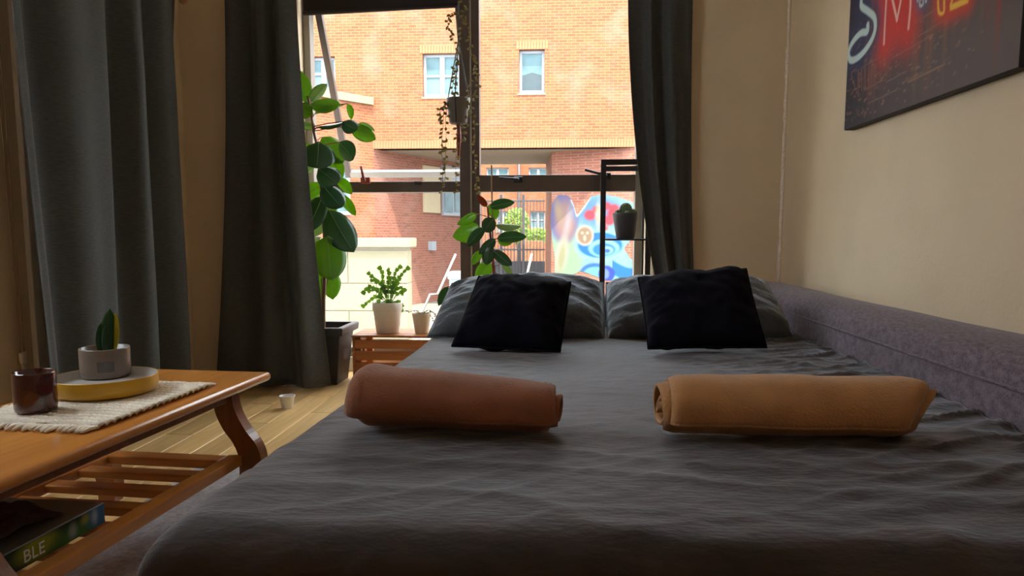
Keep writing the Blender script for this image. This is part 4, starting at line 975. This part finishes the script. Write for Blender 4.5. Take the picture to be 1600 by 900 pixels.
for s_ in ([(110, 455), (85, 480), (95, 530), (108, 570), (85, 615)], [(128, 600), (130, 470), (140, 540), (150, 460), (152, 590)], [(175, 450), (176, 580)], [(198, 445), (199, 568), (218, 560)], [(250, 425), (236, 432), (237, 545), (256, 535)], [(240, 490), (252, 484)]):
    c = stroke(c, s_, (0.20, 0.075, 0.055), 0.0035)
printed('print', lambda i, j: tuple(Vector((XF, cyf - ga[i], gb_[j] + cz0)) - pc_.location), c, np.ones(AA.shape, bool), M['print'], pc_)

# ================================================================ PLANTS BY THE WINDOW
# tall rubber plant in its square planter
DP = 4.17
pxc = P(505, 560, DP).x
pl = tag(empty('square_planter', (pxc, DP, 0)), 'charcoal tapered square planter on the floor by the window', 'planter')
def square_pot(parent, w0, w1, h, m, lip=0.02):
    def ring(w, z): return [(-w, -w, z), (w, -w, z), (w, w, z), (-w, w, z)]
    rings = [ring(w0, 0), ring(w1 * 0.97, h - 0.05), ring(w1 + lip, h - 0.045), ring(w1 + lip + 0.004, h - 0.006), ring(w1 + lip - 0.002, h), ring(w1 - 0.012, h), ring(w1 - 0.016, h - 0.045)]
    v_ = [p for r in rings for p in r]; f_ = [(3, 2, 1, 0)]
    for k in range(len(rings) - 1):
        for i in range(4): j = (i + 1) % 4; f_.append((k * 4 + i, k * 4 + j, (k + 1) * 4 + j, (k + 1) * 4 + i))
    o = obj('planter_body', v_, f_, m, parent); b = o.modifiers.new('b', 'BEVEL'); b.width = 0.006; b.segments = 2
    w = w1 - 0.016; obj('soil', [(-w, -w, h - 0.045), (w, -w, h - 0.045), (w, w, h - 0.045), (-w, w, h - 0.045)], [(0, 1, 2, 3)], M['soil'], parent)
PH = P(505, 512, DP - 0.15).z
square_pot(pl, 0.115, 0.150, PH, M['pot_black'])
rp = tag(empty('rubber_plant', (pxc, DP, PH - 0.045)), 'tall rubber plant with broad glossy leaves in the square planter', 'plant')
SP = [(505, 517), (505, 470), (507, 440), (508, 400), (507, 360), (505, 330), (503, 300), (500, 262), (497, 235), (491, 210), (488, 190), (484, 165), (480, 150)]
st_ = smooth_path([P(x_, y_, DP) for x_, y_ in SP], 4); tube('stem', st_, [0.015 - 0.010 * i / (len(st_) - 1) for i in range(len(st_))], M['stem'], rp, 8)
def stem_at(py):
    for (xa, ya), (xb, yb_) in zip(SP[:-1], SP[1:]):
        if yb_ <= py <= ya: return xa + (xb - xa) * (py - ya) / (yb_ - ya)
    return SP[-1][0]
LV = [ # base, tip, width px, depth offset, material, roll
 ((478, 160), (463, 107), 24, .03, 'leaf', .2), ((486, 160), (511, 131), 16, .04, 'leaf_pale', .5), ((484, 164), (531, 162), 19, -.03, 'leaf', .4), ((491, 179), (538, 164), 10, .0, 'leaf_pale', .9),
 ((489, 178), (463, 168), 22, -.05, 'leaf', .1), ((543, 162), (549, 187), 10, .05, 'leaf', .6), ((496, 198), (545, 187), 10, .0, 'leaf_dark', 1.1), ((535, 190), (558, 203), 20, -.02, 'leaf_dark', .3),
 ((548, 197), (587, 218), 21, .02, 'leaf', .2), ((560, 193), (586, 205), 8, .05, 'leaf_pale', .8), ((493, 197), (465, 193), 12, .04, 'leaf_pale', .4), ((498, 221), (495, 263), 44, -.12, 'leaf_dark', .1),
 ((503, 214), (537, 254), 32, .06, 'leaf', .2), ((530, 222), (552, 250), 24, -.02, 'leaf_dark', .4), ((497, 263), (528, 286), 30, -.14, 'leaf_dark', .2), ((519, 243), (531, 284), 20, .05, 'leaf', .3),
 ((526, 279), (550, 303), 15, .03, 'leaf', .4), ((504, 289), (535, 324), 29, -.12, 'leaf_dark', .2), ((528, 303), (556, 337), 14, .02, 'leaf', .4), ((504, 306), (479, 363), 28, -.08, 'leaf_dark', .1),
 ((502, 288), (472, 314), 22, .05, 'leaf', .2), ((490, 253), (464, 272), 20, .06, 'leaf_pale', .3), ((514, 328), (553, 394), 40, -.05, 'leaf_dark', .25), ((512, 368), (518, 438), 47, -.10, 'leaf', .15),
 ((503, 413), (484, 479), 28, .06, 'leaf', .2), ((516, 424), (520, 468), 28, .08, 'leaf', .1), ((500, 371), (479, 389), 12, .08, 'leaf_pale', .5), ((507, 343), (487, 369), 18, .10, 'leaf_pale', .2), ((512, 300), (520, 345), 22, .10, 'leaf', .2), ((486, 225), (466, 250), 18, .09, 'leaf', .3)]
for b_, t_p, w_, do, m_, rl in LV:
    B = P(*b_, DP + do); T = P(*t_p, DP + do * 1.6 - 0.03)
    leaf_mesh('leaf', B, T, 1.14 * w_ * DP / F_PX * (1 + 0.25 * rl), M[m_], rp, rl * random.choice((-1, 1)), 0.14, 0.22)
    sy_ = min(max(b_[1] + 8, 152), 500); tube('petiole', smooth_path([P(stem_at(sy_), sy_, DP), (P(stem_at(sy_), sy_, DP) + B) / 2 + Vector((0, 0, 0.004)), B], 3), 0.0028, M['stem_red'] if b_[1] < 230 else M['stem'], rp, 6)

# slatted pine crate with pots
DK = 4.10
kx0 = P(551, 560, DK).x; kx1 = kx0 + 0.62; kz = P(600, 524, DK).z; ky0, ky1 = DK, DK + 0.33
kr = tag(empty('wooden_crate', ((kx0 + kx1) / 2, (ky0 + ky1) / 2, 0)), 'orange pine slatted crate used as a plant stand by the window', 'crate')
def kb(name, lo, hi): return box(name, lo, hi, M['pine'], kr, 0.004, world=True)
for x_ in (kx0 + 0.012, kx1 - 0.047):
    for y_ in (ky0 + 0.014, ky1 - 0.049): kb('corner_post', (x_, y_, 0), (x_ + 0.035, y_ + 0.035, kz - 0.014))
nsl = 4; hs = (kz - 0.016) / nsl
for k in range(nsl):
    z0 = 0.004 + k * hs; kb('slat', (kx0 + 0.012, ky0, z0), (kx1 - 0.012, ky0 + 0.013, z0 + hs - 0.014))
    if k == 0: kb('slat', (kx0 + 0.012, ky1 - 0.013, z0), (kx1 - 0.012, ky1, z0 + hs - 0.014))
v, f = wall_holes(ky0, ky1, 0.0, kz - 0.015, [(ky0 + 0.11, ky1 - 0.11, kz * 0.52, kz * 0.68)], 0.012)
for x_ in (kx0, kx1 - 0.012): obj('end_board', to_local(kr, [(x_ + p[1], p[0], p[2]) for p in v]), [q[::-1] for q in f], M['pine'], kr)
for k in range(4): kb('top_board', (kx0 - 0.005, ky0 - 0.004 + k * 0.085, kz - 0.014), (kx1 + 0.005, ky0 + 0.072 + k * 0.085, kz))
def round_pot(name, c, r0, r1, h, m, label, band=True):
    t = tag(empty(name, c), label, 'pot')
    pf = [(r0 * 0.92, 0), (r0, 0.006), (r0 + (r1 - r0) * 0.72, h * 0.70)] + ([(r1 * 0.965, h * 0.74), (r1 * 1.0, h * 0.76)] if band else []) + [(r1, h - 0.004), (r1 * 0.985, h), (r1 * 0.93, h - 0.002), (r1 * 0.9, h - 0.03), (0.001, h - 0.03)]
    lathe('pot_body', pf, m, t); lathe('soil', [(0.001, h - 0.029), (r1 * 0.9, h - 0.029), (r1 * 0.7, h - 0.02), (0.001, h - 0.018)], M['soil'], t); return t
wp = P(606, 516, DK + 0.12); hpot = P(606, 472, DK + 0.12).z - kz
round_pot('plant_pot', (wp.x, wp.y, kz), 0.068, 0.088, hpot, M['pot_white'], 'white plastic flowerpot on the pine crate')
hc = tag(empty('holiday_cactus', (wp.x, wp.y, kz + hpot - 0.02)), 'bushy green holiday cactus in the white flowerpot', 'plant')
FR = [((606, 474), (590, 455), (577, 447), (566, 460)), ((604, 474), (590, 462), (578, 470), (565, 480)), ((605, 474), (596, 445), (583, 434), (574, 425)), ((607, 474), (598, 440), (598, 426), (591, 416)), ((608, 474), (606, 440), (609, 422), (605, 420)), ((609, 474), (615, 440), (618, 424), (628, 415)), ((610, 474), (620, 445), (628, 428), (640, 417)), ((610, 474), (616, 455), (626, 448), (634, 456)), ((608, 474), (602, 452), (590, 440), (578, 438)), ((611, 474), (620, 460), (629, 455), (628, 462)), ((605, 474), (597, 462), (590, 475), (586, 478)), ((609, 474), (612, 450), (622, 436), (624, 431)), ((606, 474), (600, 455), (586, 452), (574, 456)), ((610, 474), (613, 455), (608, 440), (613, 432)), ((611, 473), (622, 470), (628, 478), (626, 488))]
for k, fr in enumerate(FR):
    dd = wp.y + random.uniform(-0.05, 0.05); path = smooth_path([P(x_, y_, wp.y + (dd - wp.y) * i / 3) for i, (x_, y_) in enumerate(fr)], 4); parts = []
    L_ = sum((path[i + 1] - path[i]).length for i in range(len(path) - 1)); nseg = max(3, int(L_ / 0.026)); cum = [0]
    for i in range(len(path) - 1): cum.append(cum[-1] + (path[i + 1] - path[i]).length)
    def at(s):
        for i in range(len(path) - 1):
            if cum[i + 1] >= s: return path[i].lerp(path[i + 1], (s - cum[i]) / max(1e-6, cum[i + 1] - cum[i]))
        return path[-1]
    for q in range(nseg):
        p0, p1 = at(L_ * q / nseg), at(L_ * (q + 1) / nseg); axv = (p1 - p0); sd_ = axv.cross(Vector((random.uniform(-.5, .5), 1, random.uniform(-.3, .3)))).normalized(); nn = axv.cross(sd_).normalized() * 0.0018
        w_ = 0.004 if q < nseg * 0.25 else random.uniform(0.012, 0.020); ring = []
        for t_v, wv_ in ((0, .25), (.3, .8), (.55, .7), (.8, 1.0), (1.0, .3)): ring.append((p0 + axv * t_v, wv_ * w_))
        vv = []; ff = []
        for c_, ww_ in ring: vv += [c_ - sd_ * ww_, c_ + nn, c_ + sd_ * ww_, c_ - nn]
        for r_ in range(4):
            for i in range(4): j = (i + 1) % 4; ff.append((r_ * 4 + i, r_ * 4 + j, (r_ + 1) * 4 + j, (r_ + 1) * 4 + i))
        parts.append((vv, ff))
    v_, f_ = merge(parts); obj('frond', to_local(hc, v_), f_, M['leaf_cactus'], hc)
sp_ = P(659, 517, DK + 0.10); h2 = P(659, 489, DK + 0.10).z - kz
round_pot('plant_pot', (sp_.x, sp_.y, kz), 0.040, 0.056, h2, M['pot_cream'], 'small cream tapered pot on the pine crate', False)
sg = tag(empty('trailing_sprig', (sp_.x, sp_.y, kz + h2 - 0.02)), 'thin trailing sprig with tiny leaves in the small cream pot', 'plant')
parts = []
for pth in ([(662, 490), (670, 484), (678, 490), (684, 500), (686, 512)], [(665, 490), (676, 487), (682, 494), (688, 502)], [(656, 490), (648, 485), (640, 487), (634, 484)], [(664, 490), (674, 494), (679, 505), (682, 514)]):
    pp_ = smooth_path([P(x_, y_, sp_.y - 0.01) for x_, y_ in pth], 4); parts.append(tube_data(pp_, 0.0012, 5))
v_, f_ = merge(parts); obj('stem', to_local(sg, v_), f_, M['twig'], sg, True)
def blob(c, u, w, n): return ([c - u, c + w * 0.8 + u * 0.2, c + u, c - w * 0.8 + u * 0.2, c + n], [(0, 1, 4), (1, 2, 4), (2, 3, 4), (3, 0, 4), (3, 2, 1, 0)])
def small_leaves(paths, d, size, step):
    out = []
    for pth in paths:
        pp_ = smooth_path([P(x_, y_, d) for x_, y_ in pth], 5)
        for i in range(0, len(pp_), step):
            u = Vector((random.uniform(-1, 1), random.uniform(-.3, .3), random.uniform(-1, .3))).normalized() * size * random.uniform(.7, 1.2); w = u.cross(Vector((random.uniform(-.4, .4), 1, random.uniform(-.4, .4)))).normalized() * size * 0.75
            out.append(blob(pp_[i] + u * 0.8, u, w, Vector((0, -size * 0.35, 0))))
    return merge(out)
v_, f_ = small_leaves([[(662, 490), (670, 484), (678, 490), (684, 500), (686, 512)], [(665, 490), (676, 487), (682, 494), (688, 502)], [(656, 490), (648, 485), (640, 487), (634, 484)], [(664, 490), (674, 494), (679, 505), (682, 514)]], sp_.y - 0.012, 0.007, 2)
o = obj('tiny_leaves', to_local(sg, v_), f_, M['leaf_heart'], sg); o['kind'] = 'stuff'

# small rubber plant behind the pillows
DS = 3.72
sx_ = P(772, 440, DS).x
p2 = round_pot('plant_pot', (sx_, DS, 0), 0.10, 0.13, 0.30, M['pot_dark'], 'charcoal round pot holding the small rubber plant')
r2 = tag(empty('rubber_plant', (sx_, DS, 0.28)), 'young rubber plant with a cane, standing behind the pillows', 'plant')
S2 = [(772, 434), (769, 397), (766, 366), (763, 336), (761, 322)]
base = Vector((sx_, DS, 0.275)); st2 = smooth_path([base] + [P(x_, y_, DS) for x_, y_ in S2], 4); tube('stem', st2, [0.009 - 0.005 * i / (len(st2) - 1) for i in range(len(st2))], M['stem_red'], r2, 8)
tube('cane', [Vector((sx_ + 0.01, DS + 0.02, 0.26)), P(769, 340, DS + 0.015), P(768, 258, DS + 0.01)], 0.004, M['cane'], r2, 6)
L2 = [((761, 323), (747, 305), 10, 0, 'leaf_red', .2), ((765, 324), (804, 316), 16, -.03, 'leaf_dark', .4), ((766, 318), (775, 343), 18, .03, 'leaf', .2), ((745, 334), (714, 351), 15, .02, 'leaf', .3), ((752, 358), (707, 370), 31, .04, 'leaf', .1), ((757, 356), (730, 385), 17, -.05, 'leaf_dark', .3), ((772, 341), (756, 362), 22, -.08, 'leaf_dark', .1), ((774, 352), (814, 354), 12, -.02, 'leaf_pale', .7), ((776, 373), (823, 370), 18, -.02, 'leaf_dark', .3), ((778, 376), (800, 380), 12, .03, 'leaf', .3), ((774, 373), (748, 397), 16, -.04, 'leaf_dark', .2), ((766, 384), (759, 414), 19, -.06, 'leaf_dark', .2), ((753, 392), (737, 414), 14, .0, 'leaf', .3), ((770, 391), (800, 415), 17, -.06, 'leaf_dark', .2), ((784, 412), (801, 431), 9, .02, 'leaf_pale', .4), ((766, 410), (744, 440), 24, .03, 'leaf', .1), ((700, 448), (685, 478), 14, .0, 'leaf_dark', .2), ((696, 478), (688, 492), 9, .02, 'leaf_lime', .2)]
def stem2(py):
    for (xa, ya), (xb, yb_) in zip(S2[:-1], S2[1:]):
        if yb_ <= py <= ya: return xa + (xb - xa) * (py - ya) / (yb_ - ya)
    return 761 if py < 330 else 772
for b_, t_p, w_, do, m_, rl in L2:
    B = P(*b_, DS + do); T = P(*t_p, DS + do * 1.5); leaf_mesh('leaf', B, T, w_ * DS / F_PX * (1 + 0.25 * rl), M[m_], r2, rl * random.choice((-1, 1)), 0.12, 0.2)
    sy_ = min(max(b_[1] + 5, 324), 434); tube('petiole', [P(stem2(sy_), sy_, DS), B], 0.002, M['stem_red'], r2, 6)

# black metal shelf stand with a cactus
DM = 4.06
mx = P(942, 340, DM).x; mtz = P(942, 249, DM).z; rot_ = math.atan(mx / DM) * -1
ms = tag(empty('shelf_stand', (mx, DM, 0), rot_ * 1.0), 'slim black metal shelf stand beside the dark curtain', 'shelf')
bw_ = 0.030; SW, SD = 0.235, 0.40
def mb(name, lo, hi): return box(name, lo, hi, M['black_metal'], ms, 0.002, 1)
for x_ in (-bw_ / 2, SW):
    for y_ in (0, SD): mb('upright', (x_, y_, 0), (x_ + bw_, y_ + bw_, mtz - bw_))
for y_ in (0, SD): mb('top_bar', (-bw_ / 2, y_, mtz - bw_), (SW + bw_, y_ + bw_, mtz))
for x_ in (-bw_ / 2, SW): mb('top_bar', (x_, bw_, mtz - bw_), (x_ + bw_, SD, mtz))
shz_ = P(970, 373, DM).z
for z_ in (shz_, shz_ - 0.45): mb('shelf_plate', (bw_ / 2, 0.002, z_ - 0.010), (SW, SD, z_))
cp = P(977, 371, DM + 0.10); cpt = P(977, 331, DM + 0.10)
cpt_h = cpt.z - cp.z
cpot = round_pot('plant_pot', (cp.x, DM + 0.10, shz_), 0.052, 0.074, cpt_h, M['pot_dark'], 'charcoal tapered pot on the black shelf', False)
cc_ = tag(empty('cactus', (cp.x, DM + 0.10, shz_ + cpt_h - 0.02)), 'ribbed round cactus with offsets in the charcoal pot', 'cactus')
def ribbed(name, c_, r, h, ribs_):
    v_, f_ = [], []; seg, rows = ribs_ * 4, 12
    for j in range(rows + 1):
        t = j / rows; ph = -0.35 * math.pi + t * 0.85 * math.pi; rr = r * max(0.02, math.cos(ph)); zz = h * 0.5 * (math.sin(ph) + 0.89)
        for i in range(seg): a_ = 2 * math.pi * i / seg; k_ = rr * (1 + 0.10 * math.cos(a_ * ribs_)); v_.append((c_[0] + k_ * math.cos(a_), c_[1] + k_ * math.sin(a_), c_[2] + zz))
    for j in range(rows):
        for i in range(seg): q = (i + 1) % seg; f_.append((j * seg + i, j * seg + q, (j + 1) * seg + q, (j + 1) * seg + i))
    f_.append(tuple(range(rows * seg, rows * seg + seg))); return obj(name, v_, f_, M['cactus'], cc_, True)
ribbed('cactus_body', (0, 0, -0.005), 0.034, 0.088, 12)
for ox, oy, rr, hh in ((-0.042, -0.01, 0.020, 0.042), (0.040, -0.008, 0.022, 0.046), (0.005, -0.042, 0.019, 0.034), (-0.02, 0.035, 0.02, 0.04), (0.03, 0.033, 0.018, 0.036)): ribbed('offset', (ox, oy, 0), rr, hh, 9)

# hanging planter with trailing vines
DH = 4.22
hz0 = P(716, 194, DH).z; hz1 = P(716, 154, DH).z; hx_ = P(716, 170, DH).x
hp = tag(empty('hanging_planter', (hx_, DH, hz0)), 'small grey pot hanging on cords before the window mullion', 'hanging planter')
lathe('pot_body', [(0.044, 0), (0.052, 0.008), (0.070, hz1 - hz0 - 0.004), (0.068, hz1 - hz0), (0.062, hz1 - hz0 - 0.002), (0.060, hz1 - hz0 - 0.03), (0.001, hz1 - hz0 - 0.03)], M['pot_grey'], hp)
lathe('soil', [(0.001, hz1 - hz0 - 0.029), (0.06, hz1 - hz0 - 0.029), (0.001, hz1 - hz0 - 0.02)], M['soil'], hp)
kn = Vector((hx_ + 0.005, DH, P(716, 60, DH).z)); hk = Vector((hx_ + 0.005, DH, WH))
for a_ in (0.6, 2.7, 4.6): tube('cord', [Vector((hx_ + 0.05 * math.cos(a_), DH + 0.05 * math.sin(a_), hz0 + 0.004)), Vector((hx_ + 0.071 * math.cos(a_), DH + 0.071 * math.sin(a_), hz1)), kn], 0.0035, M['black_metal'], hp, 6)
tube('cord', [kn, hk], 0.004, M['black_metal'], hp, 6); tube('hook', [hk - Vector((0, 0, 0.03)), hk], 0.008, M['black_metal'], hp, 8)
tube('tassel', [Vector((hx_ - 0.0, DH, hz0)), P(717, 215, DH), P(716, 250, DH)], [0.012, 0.014, 0.006], M['stem_red'], hp, 8)
sh_ = tag(empty('string_of_hearts', (hx_, DH, hz1 - 0.03)), 'trailing vine with tiny round leaves spilling from the hanging pot', 'plant')
VN = [[(702, 158), (694, 170), (692, 200), (690, 230), (692, 262), (691, 298)], [(704, 156), (697, 175), (697, 215), (696, 250), (695, 290)], [(728, 156), (738, 175), (742, 210), (741, 250), (744, 282), (747, 300)], [(725, 155), (732, 172), (727, 205), (722, 222)], [(730, 154), (742, 120), (738, 90), (733, 55), (728, 25), (722, 0)], [(712, 154), (711, 120), (713, 90), (720, 50), (724, 20)], [(706, 155), (708, 130), (716, 100), (708, 60), (700, 40), (702, 24), (712, 18)], [(715, 195), (713, 230), (712, 268), (713, 300)], [(735, 160), (746, 140), (744, 118), (740, 85)], [(701, 160), (688, 172), (690, 190)]]
parts = [tube_data(smooth_path([P(x_, y_, DH - 0.03) for x_, y_ in pth], 4), 0.0014, 5) for pth in VN]; v_, f_ = merge(parts); obj('vines', to_local(sh_, v_), f_, M['twig'], sh_, True)
v_, f_ = small_leaves(VN, DH - 0.035, 0.015, 1); o = obj('tiny_leaves', to_local(sh_, v_), f_, M['leaf_heart'], sh_); o['kind'] = 'stuff'

# small white plastic cup on the floor near the curtain
a = Pz(449, 638, 0.0)
wc = tag(empty('white_cup', (a.x, a.y, 0)), 'small white plastic cup standing on the floor near the curtain', 'cup')
lathe('cup_body', [(0.024, 0), (0.027, 0.003), (0.036, 0.062), (0.038, 0.064), (0.034, 0.063), (0.025, 0.01), (0.001, 0.008)], M['white'], wc, 28); lathe('cup_rim', [(0.036, 0.060), (0.040, 0.062), (0.040, 0.066), (0.036, 0.067), (0.035, 0.063)], M['white'], wc, 28, cap=False)

# fill lamp added out of view to brighten the room: a warm globe
M['fill_globe'] = bpy.data.materials.new('warm_fill_globe'); M['fill_globe'].use_nodes = True
_b = M['fill_globe'].node_tree.nodes['Principled BSDF']; _b.inputs['Base Color'].default_value = (0.9, 0.8, 0.65, 1); _b.inputs['Emission Color'].default_value = (1.0, 0.70, 0.42, 1); _b.inputs['Emission Strength'].default_value = 0.9
LX, LY = 0.1, -0.2
lm = tag(empty('added_fill_lamp', (LX, LY, ZC)), 'added unseen fill lamp shaped as a warm glowing paper globe under the ceiling', 'lamp')
lathe('canopy', [(0.001, -0.03), (0.05, -0.028), (0.06, 0.0), (0.001, 0.0)], M['white'], lm, 24)
tube('flex', [(LX, LY, ZC - 0.12), (LX, LY, ZC - 0.02)], 0.004, M['white'], lm)
lathe('globe', [(0.25 * math.sin(t) + 0.001, -0.36 - 0.25 * math.cos(t)) for t in np.linspace(0, math.pi, 18)], M['fill_globe'], lm, 32)
